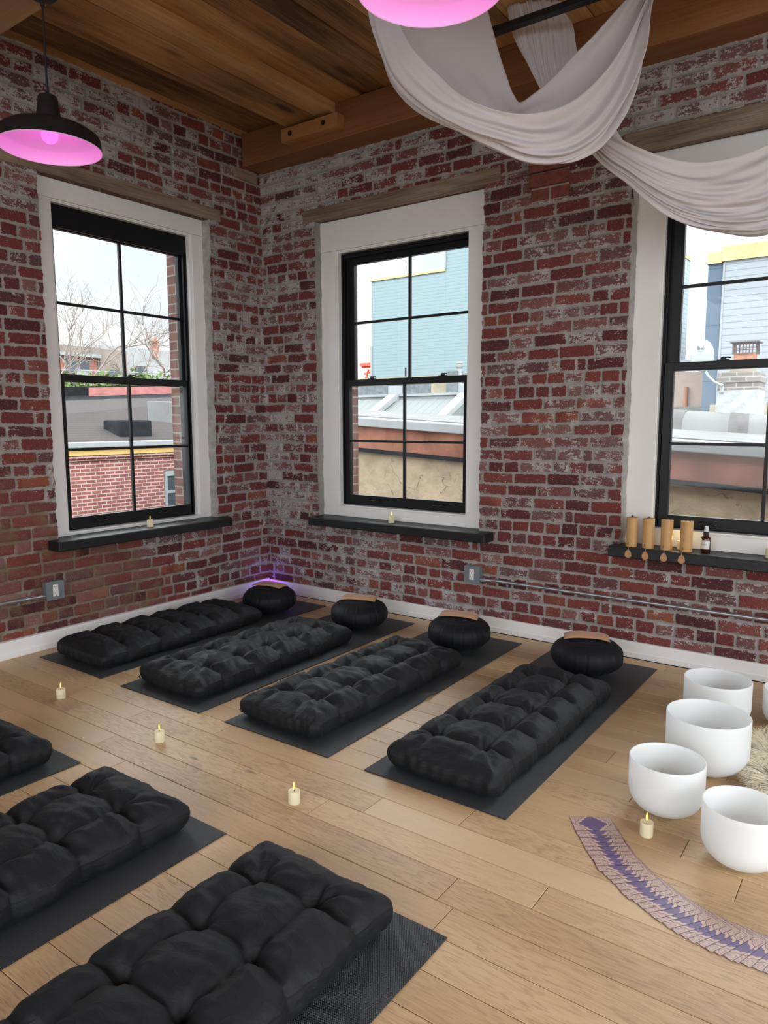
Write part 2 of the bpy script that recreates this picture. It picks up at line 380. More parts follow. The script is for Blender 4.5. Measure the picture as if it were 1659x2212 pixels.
M['cord'] = simple('black_cord', (0.008, 0.007, 0.01), 0.6)
M['bulb'] = emis('pink_bulb', (1.0, 0.14, 0.86), 1.5)
M['purple'] = emis('violet_led', (0.30, 0.0, 1.0), 5.0)
M['wax'] = cloth_trans('ivory_wax', (0.92, 0.85, 0.62), 0.25, 0.5)
M['flame'] = emis('warm_flame', (1.0, 0.60, 0.12), 1.5)
M['quartz'] = cloth_trans('frosted_quartz', (0.93, 0.95, 0.95), 0.48, 0.42)
M['card'] = card_mat()
M['cardedge'] = simple('card_edge', (0.05, 0.03, 0.07), 0.5)
M['bamboo'] = wood_mat('bamboo', [(0.2, (0.42, 0.23, 0.08)), (0.5, (0.56, 0.335, 0.13)), (0.8, (0.64, 0.41, 0.18))], axis=2, grain=30, vary=0.15, dirt=0.1, knots=False, bmp=0.0003, rough=0.45)
M['bambootop'] = simple('bamboo_end', (0.42, 0.25, 0.09), 0.6)
M['sail'] = simple('sail_wood', (0.46, 0.24, 0.11), 0.55, nscale=60, namp=0.2)
M['amber'] = simple('amber_glass', (0.045, 0.014, 0.005), 0.08, coat=0.5)
M['paper'] = simple('paper_label', (0.74, 0.74, 0.70), 0.7)
M['ink'] = simple('grey_ink', (0.10, 0.10, 0.10), 0.7)
M['clearcap'] = simple('frosted_cap', (0.55, 0.60, 0.63), 0.25, coat=0.6)
M['fur'] = simple('cream_wool', (0.80, 0.72, 0.52), 0.8, nscale=25, namp=0.3, sheen=0.3)
M['furskin'] = simple('wool_skin', (0.62, 0.54, 0.37), 0.9)
SKY_FRONT, SKY_REAR, SKY_TOP, EXPOSURE = 1.18, 3.4, 6.6, 0.10
# ------------------------------------------------------------------ brick layout (distance field per point)
ZR = [0.0]
_r = np.random.default_rng(11)
while ZR[-1] < 3.7: ZR.append(ZR[-1] + 0.0745 + _r.uniform(-0.003, 0.003))
ZR = np.array(ZR)
def bricks(u, z, seed):
    r = np.random.default_rng(seed)
    zz = z + 0.004 * np.sin(u * 1.9 + seed) + 0.0025 * np.sin(u * 5.3 + 2 * seed) + 0.0015 * wnoise(u, z, 14, seed + 1)
    uu = u + 0.002 * wnoise(u, z, 20, seed + 2)
    row = np.clip(np.searchsorted(ZR, zz) - 1, 0, len(ZR) - 2)
    sdf = np.full(u.shape, -0.01); r1 = np.zeros(u.shape); r2 = np.zeros(u.shape); lift = np.zeros(u.shape)
    for k in range(len(ZR) - 1):
        hdr = (k % 6 == 2) or r.random() < 0.10
        e = [-6.3 + r.uniform(0, 0.2)]
        while e[-1] < 6.5:
            if hdr: L = 0.106 + r.uniform(-0.009, 0.009)
            else: L = (0.212 + r.uniform(-0.013, 0.013)) if r.random() > 0.14 else r.choice([0.06, 0.106, 0.155])
            e.append(e[-1] + L)
        e = np.array(e); m = row == k
        if not m.any(): continue
        ub = uu[m]; zb = zz[m]
        j = np.clip(np.searchsorted(e, ub) - 1, 0, len(e) - 2)
        n = len(e)
        gap = r.uniform(0.007, 0.015, n); A = r.random(n); B = r.random(n); til = r.uniform(-0.02, 0.02, n); hg = r.uniform(0.008, 0.016, n); dz = r.uniform(-0.002, 0.002, n); Lf = r.uniform(-0.0025, 0.0025, n)
        cx = (e[j] + e[j + 1]) / 2; hw = (e[j + 1] - e[j] - gap[j]) / 2
        cz = (ZR[k] + ZR[k + 1]) / 2 + dz[j]; hh = (ZR[k + 1] - ZR[k] - hg[j]) / 2
        px = np.abs(ub - cx) - hw + 0.008; pz = np.abs(zb - cz - til[j] * (ub - cx)) - hh + 0.008
        d = 0.008 - (np.hypot(np.maximum(px, 0), np.maximum(pz, 0)) + np.minimum(np.maximum(px, pz), 0))
        sdf[m] = d; r1[m] = A[j]; r2[m] = B[j]; lift[m] = Lf[j]
    return sdf, r1, r2, lift
def axis_pts(lo, hi, step, cuts):
    c = sorted([lo, hi] + [q for q in cuts if lo < q < hi]); out = []
    for a, b in zip(c[:-1], c[1:]):
        n = max(1, int(round((b - a) / step))); out += list(np.linspace(a, b, n + 1)[:-1])
    return np.array(out + [hi])
def wob(z, s):
    r = np.random.default_rng(int(s * 10) + 3); g = np.linspace(-0.5, 4.5, 112); g2 = np.linspace(-0.5, 4.5, 401)
    return np.interp(z, g, r.normal(0, 0.0035, 112)) + np.interp(z, g2, r.normal(0, 0.0016, 401))
STEP = 0.0062
def brick_wall(name, to_world, u0, u1, z0, z1, holes, seed, brown_tint_f, smear_f, depth=0.09):
    """inside face of an old brick wall as a relief; u along the wall, depth positive outwards"""
    us = axis_pts(u0, u1, STEP, [q for h in holes for q in h[:2]]); zs = axis_pts(z0, z1, STEP, [q for h in holes for q in h[2:4]])
    U, Z = np.meshgrid(us, zs); nu = len(us)
    sdf, r1, r2, lift = bricks(U, Z, seed)
    body = sstep_np(sdf, -0.002, 0.006)
    dep = (1 - body) * 0.0065 - lift * body + 0.0012 * wnoise(U, Z, 60, seed + 5) + 0.0015 * wnoise(U, Z, 6, seed + 6)
    Us = U.copy()
    keep = np.ones((len(zs) - 1, nu - 1), bool)
    for h in holes:
        ia, ib = np.argmin(abs(us - h[0])), np.argmin(abs(us - h[1])); ja, jb = np.argmin(abs(zs - h[2])), np.argmin(abs(zs - h[3]))
        keep[ja:jb, ia:ib] = False
        for i, s in ((ia, 1.0 + seed), (ib, 2.0 + seed)): Us[ja:jb + 1, i] += wob(zs[ja:jb + 1], s)
    idx = np.arange(U.size).reshape(U.shape)
    q = np.stack([idx[:-1, :-1], idx[:-1, 1:], idx[1:, 1:], idx[1:, :-1]], -1)[keep]
    V = [np.stack([Us.ravel(), dep.ravel(), Z.ravel()], 1)]; F = [q]; AT = [np.stack([sdf.ravel(), r1.ravel(), r2.ravel(), brown_tint_f(U, Z).ravel(), smear_f(U, Z).ravel()], 1)]
    MI = [np.zeros(len(q), int)]
    nbase = U.size
    for h in holes:                              # the returns of each opening
        for ue, s, plaster in ((h[0], 1.0 + seed, h[4]), (h[1], 2.0 + seed, h[5])):
            ja, jb = np.argmin(abs(zs - h[2])), np.argmin(abs(zs - h[3])); zc = zs[ja:jb + 1]; ds = np.linspace(0, depth, 9)
            Dp, Zc = np.meshgrid(ds, zc)
            sd, a1, a2, lf = bricks(Dp * 0.3 + 3.05 + s, Zc, seed)
            row = np.searchsorted(ZR, Zc)
            sd = np.minimum(sd, 0.02); sgn = 1 if ue == h[0] else -1
            if plaster: sd = np.full(sd.shape, -0.01)
            x = ue + wob(Zc, s) * (1 - Dp / depth * 0.7) + (sgn * 0.012 * Dp / depth if plaster else 0) - sgn * ((1 - sstep_np(sd, -0.002, 0.006)) * 0.004 if not plaster else 0) + (0.002 * wnoise(Dp, Zc, 25, seed))
            x[:, 0] = ue + wob(zc, s)
            dd = Dp.copy(); j0 = np.argmin(abs(us - ue)); dd[:, 0] = dep[ja:jb + 1, j0]
            k = np.arange(Dp.size).reshape(Dp.shape) + nbase
            fq = np.stack([k[:-1, :-1], k[:-1, 1:], k[1:, 1:], k[1:, :-1]], -1).reshape(-1, 4)
            if sgn < 0: fq = fq[:, ::-1]
            V.append(np.stack([x.ravel(), dd.ravel(), Zc.ravel()], 1)); F.append(fq)
            AT.append(np.stack([sd.ravel(), a1.ravel(), a2.ravel(), 0 * sd.ravel(), 0 * sd.ravel()], 1)); MI.append(np.full(len(fq), 1 if plaster else 0)); nbase += Dp.size
    V = np.concatenate(V); F = np.concatenate(F); A = np.concatenate(AT); MI = np.concatenate(MI)
    W = to_world(V)
    return np_mesh(name, W, F, [M['brick'], M['plaster']], attrs={'sdf': A[:, 0], 'rnd': A[:, 1], 'rnd2': A[:, 2], 'brown_tint': A[:, 3], 'smear': A[:, 4]}, mi=MI)

XA, YB = -0.028, 0.008          # inner faces of the left and the right brick wall
CE = 3.435                      # underside of the ceiling boards
XE, YE = 7.6, -7.2              # the unseen far side and rear of the room
def tintA(u, z):                  # u = y here; browner low down, away from the corner
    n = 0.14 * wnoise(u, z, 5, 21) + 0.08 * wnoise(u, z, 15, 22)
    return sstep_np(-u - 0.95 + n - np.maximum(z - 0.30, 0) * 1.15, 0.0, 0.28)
def smA(u, z): return np.clip(0.45 * wnoise(u, z, 2.2, 23) + 0.35 * sstep_np(u, -0.6, -0.05) * (z < 0.9) + 0.05 * sstep_np(z, 2.6, 3.2), -0.6, 1.2)
def tintB(u, z): return 0 * u
def smB(u, z): return np.clip(0.45 * wnoise(u, z, 2.2, 31) + 0.75 * sstep_np(z, 2.72, 2.95) + 0.15 * sstep_np(0.5 - u, 0, 0.5) - 0.25 * sstep_np(u, 1.9, 2.2) * (z < 2.6), -0.6, 1.4)
H1 = (-1.76, -0.50, 0.588, 2.775, False, True)
H2 = (0.513, 1.885, 0.587, 2.785, False, False)
H3 = (2.795, 4.165, 0.590, 2.785, True, False)
wl = brick_wall('wall_left', lambda v: np.stack([XA - v[:, 1], v[:, 0], v[:, 2]], 1)[:, :], -3.55, 0.03, 0.0, CE + 0.02, [H1], 3, tintA, smA)
wr = brick_wall('wall_right', lambda v: np.stack([v[:, 0], YB + v[:, 1], v[:, 2]], 1), -0.06, 5.2, 0.0, CE + 0.02, [H2, H3], 5, tintB, smB)
tag(wl, 'old red brick wall with worn whitewash on the left of the corner', 'wall', kind='structure')
tag(wr, 'old red brick wall with worn whitewash holding two windows', 'wall', kind='structure')
M['extbrick'] = plain_brick('outer_brick', (0.10, 0.04, 0.03), (0.17, 0.075, 0.05), (0.25, 0.22, 0.19), vec='sz')
def wall_pieces(mb, axis, c0, c1, a0, a1, z0, z1, holes):
    """solid wall slab with rectangular openings; axis 'x' runs along x"""
    def bx(p0, p1, q0, q1):
        if p1 - p0 < 1e-4 or q1 - q0 < 1e-4: return
        if axis == 'x': mb.box(p0, p1, c0, c1, q0, q1)
        else: mb.box(c0, c1, p0, p1, q0, q1)
    cur = a0
    for h in sorted(holes):
        bx(cur, h[0], z0, z1); bx(h[0], h[1], z0, h[2]); bx(h[0], h[1], h[3], z1); cur = h[1]
    bx(cur, a1, z0, z1)
mb = MB(); wall_pieces(mb, 'y', XA - 0.36, XA - 0.215, YE - 0.3, 0.36, -0.4, CE + 0.5, [(-1.70, -0.604, 0.60, 2.66)])
mb.build('outer_face', M['extbrick'], wl)
mb = MB(); wall_pieces(mb, 'x', YB + 0.215, YB + 0.36, XA - 0.36, XE + 0.3, -0.4, CE + 0.5, [(0.62, 1.80, 0.68, 2.63), (2.90, 4.07, 0.68, 2.63)])
mb.build('outer_face', M['extbrick'], wr)
# filler behind the relief so that the walls are solid between openings
mb = MB(); wall_pieces(mb, 'y', XA - 0.214, XA - 0.014, YE - 0.3, 0.2, -0.05, CE + 0.3, [(H1[0] - 0.012, H1[1] + 0.012, H1[2] - 0.01, H1[3])])
mb.build('core', M['extbrick'], wl)
mb = MB(); wall_pieces(mb, 'x', YB + 0.014, YB + 0.214, XA - 0.2, XE + 0.3, -0.05, CE + 0.3, [(H2[0] - 0.012, H2[1] + 0.012, H2[2] - 0.01, H2[3]), (H3[0] - 0.012, H3[1] + 0.012, H3[2] - 0.01, H3[3])])
mb.build('core', M['extbrick'], wr)
# rest of the left wall and of the right wall beyond the view, plain
M['wallpaint'] = simple('pale_wall_paint', (0.66, 0.63, 0.60), 0.85, nscale=3, namp=0.04)
REAR = [(0.25, 2.5, 0.35, 3.2), (2.65, 4.9, 0.35, 3.2), (5.05, 7.3, 0.35, 3.2)]  # rear and side openings, unseen, enlarged to let in more daylight
SIDE = [(-6.95, -4.85, 0.35, 3.2), (-4.7, -2.6, 0.35, 3.2), (-2.45, -0.35, 0.35, 3.2)]
mb = MB(); wall_pieces(mb, 'x', YE - 0.3, YE, XA - 0.3, XE + 0.3, -0.1, CE + 0.3, REAR)
tag(mb.build('wall_rear', M['wallpaint']), 'pale painted wall behind the viewer', 'wall', kind='structure')
mb = MB(); wall_pieces(mb, 'y', XE, XE + 0.3, YE - 0.3, 0.3, -0.1, CE + 0.3, SIDE)
tag(mb.build('wall_side', M['wallpaint']), 'pale painted wall on the far right', 'wall', kind='structure')

# ------------------------------------------------------------------ floor boards
V, F, R1, R2 = [], [], [], []
W_, y = 0.1225, 0.008
rows = []
y0 = -2.107 + 0.1225 * 17
known = {17: [2.65], 18: [2.50], 16: [2.963, 1.736], 10: [3.214], 19: [1.404], 20: [1.641], 22: [0.4]}
for k in range(0, 75):
    ya = min(y0 - k * W_, 0.02); yb = y0 - (k + 1) * W_
    if ya <= YE: break
    rr = np.random.default_rng(100 + k); xs = []
    x = (known.get(k, [None])[0]); x = rr.uniform(0.2, 1.9) if x is None else x
    while x > 0.0: x -= rr.uniform(0.9, 1.9)
    xs = [x]
    ks = sorted(known.get(k, []))
    while xs[-1] < XE:
        nx = xs[-1] + rr.uniform(0.8, 1.9)
        for q in ks:
            if xs[-1] < q - 0.3 and nx > q - 0.35: nx = q; break
        xs.append(nx)
    for a, b_ in zip(xs[:-1], xs[1:]):
        a, b_ = max(a, XA - 0.05), min(b_, XE + 0.05)
        if b_ - a < 0.02: continue
        g = 0.0007; i = len(V); c_ = 0.0018
        V += [(a + g, yb + g, -c_), (b_ - g, yb + g, -c_), (b_ - g, ya - g, -c_), (a + g, ya - g, -c_),
              (a + g + c_, yb + g + c_, 0), (b_ - g - c_, yb + g + c_, 0), (b_ - g - c_, ya - g - c_, 0), (a + g + c_, ya - g - c_, 0)]
        F += [(i + 4, i + 5, i + 6, i + 7), (i, i + 1, i + 5, i + 4), (i + 1, i + 2, i + 6, i + 5), (i + 2, i + 3, i + 7, i + 6), (i + 3, i, i + 4, i + 7)]
        R1 += [rr.random()] * 8; R2 += [rr.random()] * 8
fl = np_mesh('floor', V, F, M['floor'], attrs={'rnd': R1, 'rnd2': R2}, smooth=False)
tag(fl, 'oiled oak plank floor', 'floor', kind='structure')
MB().box(XA - 0.2, XE + 0.2, YE - 0.2, 0.2, -0.2, -0.0035).build('subfloor', M['slot'], fl)

# ------------------------------------------------------------------ ceiling
rr = np.random.default_rng(44)
V, F, R1 = [], [], []
x = XA - 0.1
while x < XE + 0.1:
    w = rr.uniform(0.16, 0.24); ys = [0.05]
    while ys[-1] > YE: ys.append(ys[-1] - rr.uniform(2.2, 4.0))
    for a, b_ in zip(ys[:-1], ys[1:]):
        i = len(V); g = 0.0045; dz = rr.uniform(-0.003, 0.004)
        V += [(x + g, b_ + g, CE + dz), (x + w - g, b_ + g, CE + dz), (x + w - g, a - g, CE + dz), (x + g, a - g, CE + dz),
              (x + g - 0.002, b_, CE + 0.012), (x + w - g + 0.002, b_, CE + 0.012), (x + w - g + 0.002, a, CE + 0.012), (x + g - 0.002, a, CE + 0.012)]
        F += [(i + 3, i + 2, i + 1, i), (i, i + 1, i + 5, i + 4), (i + 1, i + 2, i + 6, i + 5), (i + 2, i + 3, i + 7, i + 6), (i + 3, i, i + 4, i + 7)]
        R1 += [rr.random()] * 8
    x += w
ce = np_mesh('ceiling', V, F, M['ceil'], attrs={'rnd': R1}, smooth=False)
tag(ce, 'old brown timber board ceiling', 'ceiling', kind='structure')
MB().box(XA - 0.3, XE + 0.3, YE - 0.3, 0.3, CE + 0.011, CE + 0.3).build('deck', M['slot'], ce)
def wood_box(name, x0, x1, y0, y1, z0, z1, m, rnd, label, cat, bev=0.006, kind='structure', parent=None):
    o = MB().box(x0, x1, y0, y1, z0, z1).build(name, m, parent, bevel=bev)
    at = o.data.attributes.new('rnd', 'FLOAT', 'POINT'); at.data.foreach_set('value', np.full(len(o.data.vertices), rnd, np.float32))
    return tag(o, label, cat, kind=kind) if label else o
wood_box('ledger_beam', XA + 0.02, XE, -0.19, YB + 0.05, 3.205, CE - 0.001, M['beam'], 0.3, 'long reddish timber beam along the top of the right brick wall', 'beam')
wood_box('ceiling_beam', XA + 0.02, XE, -2.68, -2.275, 3.085, CE - 0.001, M['beam_pale'], 0.8, 'pale timber cross beam at the upper left corner carrying the hanging lamp', 'beam')
j1 = wood_box('ceiling_joist', 0.474, 0.738, -2.27, -0.192, 3.362, CE + 0.002, M['ceil'], 0.62, 'flat ceiling joist nearer the left brick wall, ending on a bolted block', 'joist', 0.003)
j2 = wood_box('ceiling_joist', 0.744, 0.884, -2.27, -0.192, 3.366, CE + 0.002, M['ceil'], 0.84, 'flat ceiling joist beside the first, its side face lit, ending on the bolted block', 'joist', 0.003)
bk = wood_box('bearing_block', 0.462, 0.958, -0.268, -0.190, 3.252, 3.338, M['block'], 0.5, 'short fresh fir block bolted to the beam under the joist ends', 'block', 0.003, kind=None)
bk['category'] = 'wood block'
for xx in (0.545, 0.842):
    b_ = MB(); b_.lathe([(0.017, 0), (0.017, 0.004), (0.010, 0.0045), (0.010, 0.009), (0, 0.009)], 16)
    o = b_.build('bolt', M['slot'], bk); o.rotation_euler = (PI / 2, 0, 0); o.location = (xx, -0.2678, 3.297)
wood_box('bearing_plate', XA - 0.03, XA + 0.012, -0.262, -0.03, 3.125, 3.20, M['lintely'], 0.2, 'small timber plate set in the left brick wall under the beam end', 'timber', 0.004)

# baseboards
def baseboard(name, along, a0, a1, label):
    mb = MB()
    if along == 'x':
        mb.box(a0, a1, -0.008, YB + 0.012, 0.0, 0.092); mb.box(a0, a1, -0.016, -0.008, 0.0, 0.034)
    else:
        mb.box(XA - 0.01, 0.0, a0, a1, 0.0, 0.102); mb.box(0.0, 0.008, a0, a1, 0.0, 0.034)
    return tag(mb.build(name, M['base'], bevel=0.003), label, 'baseboard', kind='structure')
baseboard('baseboard_left', 'y', YE, -0.008, 'white baseboard along the left brick wall')
baseboard('baseboard_right', 'x', 0.0, XE, 'white baseboard along the right brick wall')

# lintels, sills, corbel
wood_box('lintel', XA - 0.05, XA + 0.006, -1.98, -0.396, 2.776, 2.860, M['lintely'], 0.4, 'weathered timber lintel over the window in the left brick wall', 'lintel', 0.006)
wood_box('lintel', 0.407, 2.0, YB - 0.006, YB + 0.05, 2.784, 2.872, M['lintelx'], 0.1, 'weathered timber lintel over the middle window', 'lintel', 0.006)
wood_box('lintel', 2.733, 4.30, YB - 0.006, YB + 0.05, 2.778, 2.888, M['lintelx'], 0.7, 'weathered timber lintel above the right window behind the white drape', 'lintel', 0.006)
def rough_sill(name, x0, x1, y0, y1, z0, z1, label):
    nx, ny, nz = 110, 16, 8
    bm = bmesh.new(); bmesh.ops.create_cube(bm, size=1.0)
    for v in bm.verts: v.co = Vector((x0 + (v.co.x + .5) * (x1 - x0), y0 + (v.co.y + .5) * (y1 - y0), z0 + (v.co.z + .5) * (z1 - z0)))
    me = bpy.data.meshes.new(name); bm.to_mesh(me); bm.free(); me.materials.append(M['sill'])
    o = link(bpy.data.objects.new(name, me))
    md = o.modifiers.new('b', 'BEVEL'); md.width = 0.006; md.segments = 2
    return tag(o, label, 'window sill', kind='structure')
rough_sill('window_sill', XA - 0.075, 0.085, -1.822, -0.462, 0.588, 0.648, 'thick black timber sill under the window in the left brick wall')
rough_sill('window_sill', 0.507, 1.987, -0.105, YB + 0.075, 0.587, 0.647, 'thick black timber sill under the middle window')
rough_sill('window_sill', 2.762, 4.25, -0.090, YB + 0.075, 0.590, 0.650, 'thick black timber sill under the right window holding the wooden chimes')
mb = MB()
for z0, z1, p in ((2.622, 2.688, 0.014), (2.697, 2.768, 0.036), (2.778, 2.846, 0.042), (2.856, 2.922, 0.046)):
    if z0 < 2.65: mb.box(2.205, 2.318, YB - p, YB + 0.02, z0, z1); mb.box(2.327, 2.437, YB - p, YB + 0.02, z0, z1)
    else: mb.box(2.198, 2.437, YB - p, YB + 0.02, z0, z1)
mb.box(2.205, 2.434, YB - 0.012, YB + 0.02, 2.618, 2.925, 1)
tag(mb.build('brick_corbel', [simple('corbel_brick', (0.185, 0.058, 0.04), 0.85, nscale=30, namp=0.35, bmp=0.003), simple('corbel_mortar', (0.33, 0.3, 0.27), 0.9)], bevel=0.004), 'small stepped brick corbel below the drape between the two right-hand windows', 'corbel', kind='structure')

# ------------------------------------------------------------------ windows
def window(name, label, loc, rz, W, ct, fr, zz, swp, locks, lifts, head=False, pull=None):
    """W opening width; ct (outer L, inner L, inner R, outer R) casing; fr (frame L, R); local x along wall, y outwards"""
    r = empty(name, label, 'window', loc, rz, kind='structure')
    oL, iL, iR, oR = ct; fL, fR = fr
    sb, st, mr, lt, ft, ct0, ct1, gl0, gl1, ug1 = (zz[k] for k in ('bot', 'sash_b', 'mr', 'ltop', 'ftop', 'cin', 'cout', 'gl0', 'gl1', 'ug1'))
    y0 = swp['casing']; yf = swp['frame']
    c = MB(); c.box(oL, iL, y0, y0 + 0.02, sb, ct0); c.box(iR, oR, y0, y0 + 0.02, sb, ct0)
    c.box(oL - 0.004, oR + 0.004, y0 - 0.002, y0 + 0.02, ct0 + 0.0012, ct1); c.box(iL, iR, y0 + 0.001, y0 + 0.02, sb, st - 0.012)
    c.build('casing', M['white'], r, bevel=0.002)
    j = MB(); j.box(iL - 0.012, fL + 0.003, y0 + 0.02, yf + 0.02, sb, ct0 + 0.01); j.box(fR - 0.003, iR + 0.012, y0 + 0.02, yf + 0.02, sb, ct0 + 0.01)
    j.box(iL - 0.012, iR + 0.012, y0 + 0.02, yf + 0.02, ft - 0.004, ct0 + 0.012); j.box(iL - 0.012, iR + 0.012, y0 - 0.006, yf + 0.02, st - 0.012, st)
    j.box(iL - 0.012, iL + 0.006, y0 + 0.013, y0 + 0.032, st, ct0); j.box(iR - 0.006, iR + 0.012, y0 + 0.013, y0 + 0.032, st, ct0); j.box(iL + 0.0065, iR - 0.0065, y0 + 0.014, y0 + 0.032, ct0 - 0.008, ct0 + 0.012)
    j.build('jamb', M['white'], r, bevel=0.0015)
    f = MB(); f.frame(fL, fR, st, ft, yf, yf + 0.012, 0.012, 0.012, 0.004, 0.016)
    f.frame(fL + 0.003, fR - 0.003, st, ft, yf + 0.012, 0.224, 0.018, 0.020, 0.008, 0.035)
    f.box(fL + 0.02, fL + 0.030, yf + 0.043, yf + 0.0465, mr, ft); f.box(fR - 0.030, fR - 0.02, yf + 0.043, yf + 0.0465, mr, ft)
    if head: f.box(fL, fR, yf + 0.004, yf + 0.02, ug1, ft)
    f.box(fL - 0.10, fR + 0.10, 0.195, 0.2135, st - 0.08, st); f.box(fL - 0.1, fL + 0.01, 0.195, 0.2135, st, ft + 0.1); f.box(fR - 0.01, fR + 0.1, 0.195, 0.2135, st, ft + 0.1); f.box(fL - 0.1, fR + 0.1, 0.195, 0.2135, ft, ft + 0.2)
    f.build('frame', M['blackframe'], r, bevel=0.0012)
    def sash(nm, x0, x1, z0, z1, y, gx0, gx1, gz0, gz1):
        s = MB(); s.frame(x0, x1, z0, z1, y, y + 0.030, gx0 - x0, x1 - gx1, gz0 - z0, z1 - gz1)
        s.frame(gx0 - 0.006, gx1 + 0.006, gz0 - 0.006, gz1 + 0.006, y - 0.003, y + 0.002, 0.006, 0.006, 0.006, 0.006)
        o = s.build(nm, M['blackframe'], r, bevel=0.0015)
        xm, zm = (gx0 + gx1) / 2, (gz0 + gz1) / 2
        mu = MB(); mu.box(xm - 0.0085, xm + 0.0085, y + 0.004, y + 0.024, gz0, gz1); mu.box(gx0, gx1, y + 0.0045, y + 0.0235, zm - 0.0085, zm + 0.0085)
        mu.build('muntin', M['blackframe'], o, bevel=0.001)
        MB().box(gx0 - 0.005, gx1 + 0.005, y + 0.0125, y + 0.0155, gz0 - 0.005, gz1 + 0.005).build('pane', M['glass'], o)
        return o
    gx0, gx1 = swp['gl']; ugx0, ugx1 = swp['ugl']
    lo = sash('lower_sash', fL + 0.014, fR - 0.014, st + 0.004, mr, yf + 0.012, gx0, gx1, gl0, gl1)
    sash('upper_sash', fL + 0.018, fR - 0.018, mr - 0.045, ft - 0.03, yf + 0.047, ugx0, ugx1, mr + 0.001 - 0.004, ug1)
    for lx in locks:
        k = MB(); k.box(lx - 0.03, lx + 0.03, yf + 0.014, yf + 0.038, mr, mr + 0.006); k.lathe([(0.014, 0), (0.014, 0.012), (0.008, 0.016), (0, 0.016)], 14, (lx, yf + 0.026, mr + 0.005))
        k.tube([(lx, yf + 0.024, mr + 0.014), (lx + 0.02, yf + 0.018, mr + 0.017), (lx + 0.038, yf + 0.016, mr + 0.014)], 0.004, 8)
        k.build('sash_lock', M['blackframe'], r)
    for lx in lifts:
        z = (st + 0.004 + gl0) / 2 + 0.004; k = MB(); yy = yf + 0.012
        k.box(lx - 0.045, lx - 0.033, yy - 0.003, yy + 0.001, z - 0.014, z + 0.014); k.box(lx + 0.033, lx + 0.045, yy - 0.003, yy + 0.001, z - 0.014, z + 0.014)
        k.tube([(lx - 0.039, yy, z + 0.006), (lx - 0.039, yy - 0.022, z + 0.004), (lx - 0.03, yy - 0.026, z - 0.002), (lx + 0.03, yy - 0.026, z - 0.002), (lx + 0.039, yy - 0.022, z + 0.004), (lx + 0.039, yy, z + 0.006)], 0.0042, 8)
        k.build('lift_handle', M['liftmetal'], r, smooth=True)
    return r
M['liftmetal'] = simple('dark_handle_metal', (0.05, 0.05, 0.055), 0.25, metal=0.8)
ZB = dict(bot=0.6475, sash_b=0.734, mr=1.656, ltop=1.61, ftop=2.562, cin=2.574, cout=2.784, gl0=0.806, gl1=1.611, ug1=2.482)
SB = dict(casing=0.072, frame=0.125, gl=(0.203, 1.172), ugl=(0.226, 1.190))
ZC = {k: v + (0.015 if k not in ('bot', 'cout') else 0.003 if k == 'bot' else 0) for k, v in ZB.items()}
SC = dict(casing=0.072, frame=0.125, gl=(0.222, 1.190), ugl=(0.238, 1.202))
window('window_2', 'double hung window in the middle with teal building outside', (0.513, YB, 0), 0, 1.372, (-0.010, 0.140, 1.230, 1.384), (0.140, 1.228), ZB, SB, (0.40, 1.00), (0.44, 0.98))
window('window_3', 'double hung window on the right partly behind the white drape', (2.795, YB, 0), 0, 1.370, (-0.010, 0.152, 1.242, 1.382), (0.153, 1.241), ZC, SC, (0.47, 0.98), (0.44, 0.98))
ZA = dict(bot=0.6485, sash_b=0.672, mr=1.648, ltop=1.60, ftop=2.655, cin=2.665, cout=2.776, gl0=0.749, gl1=1.610, ug1=2.520)
SA = dict(casing=0.072, frame=0.125, gl=(0.178, 1.115), ugl=(0.178, 1.108))
window('window_1', 'double hung window in the left brick wall with bare trees outside', (XA, -1.76, 0), PI / 2, 1.26, (-0.010, 0.108, 1.157, 1.290), (0.126, 1.148), ZA, SA, (0.66,), (0.38, 0.86), head=True)
# ------------------------------------------------------------------ yoga mats
def mat_mesh(curl=None):
    a, L, t = 0.3035, 1.845, 0.0045
    nx, ny = 24, 72
    xs = np.linspace(-a, a, nx + 1); ys = np.linspace(0, L, ny + 1); X, Y = np.meshgrid(xs, ys)
    Zt = np.full(X.shape, t)
    if curl:                         # a little ripple lifting one long edge
        cy, hgt = curl
        Zt = Zt + hgt * np.exp(-((Y - cy) / 0.035) ** 2) * sstep_np(X, a - 0.10, a)
    V = np.concatenate([np.stack([X.ravel(), Y.ravel(), Zt.ravel()], 1), np.stack([X.ravel(), Y.ravel(), Zt.ravel() - t + 0.0002], 1)])
    n = X.size; k = np.arange(n).reshape(X.shape)
    top = np.stack([k[:-1, :-1], k[:-1, 1:], k[1:, 1:], k[1:, :-1]], -1).reshape(-1, 4)
    bot = top[:, ::-1] + n
    e = np.concatenate([k[0, :], k[1:, -1], k[-1, -2::-1], k[-2:0:-1, 0]])
    e2 = np.roll(e, -1); side = np.stack([e, e + n, e2 + n, e2], 1)[:, ::-1]
    return V, np.concatenate([top, bot, side])
MATS = [  # centre x, front-left y, rotation, label
    (0.417, -1.992, 0.006, 'black yoga mat nearest the left brick wall, running into the corner', None),
    (1.205, -1.996, 0.007, 'black yoga mat in the back row, second from the left brick wall', None),
    (1.984, -1.990, 0.008, 'black yoga mat in the back row with a small ripple on its right edge', (0.78, 0.016)),
    (2.776, -1.985, 0.002, 'black yoga mat in the back row nearest the white bowls', None),
    (1.206, -4.440, -0.004, 'black front row yoga mat showing only one corner at the left edge', None),
    (2.068, -4.445, 0.002, 'black yoga mat in the front row, the middle one, under a black futon', None),
    (2.900, -4.435, -0.004, 'black yoga mat in the front row nearest the viewer', None)]
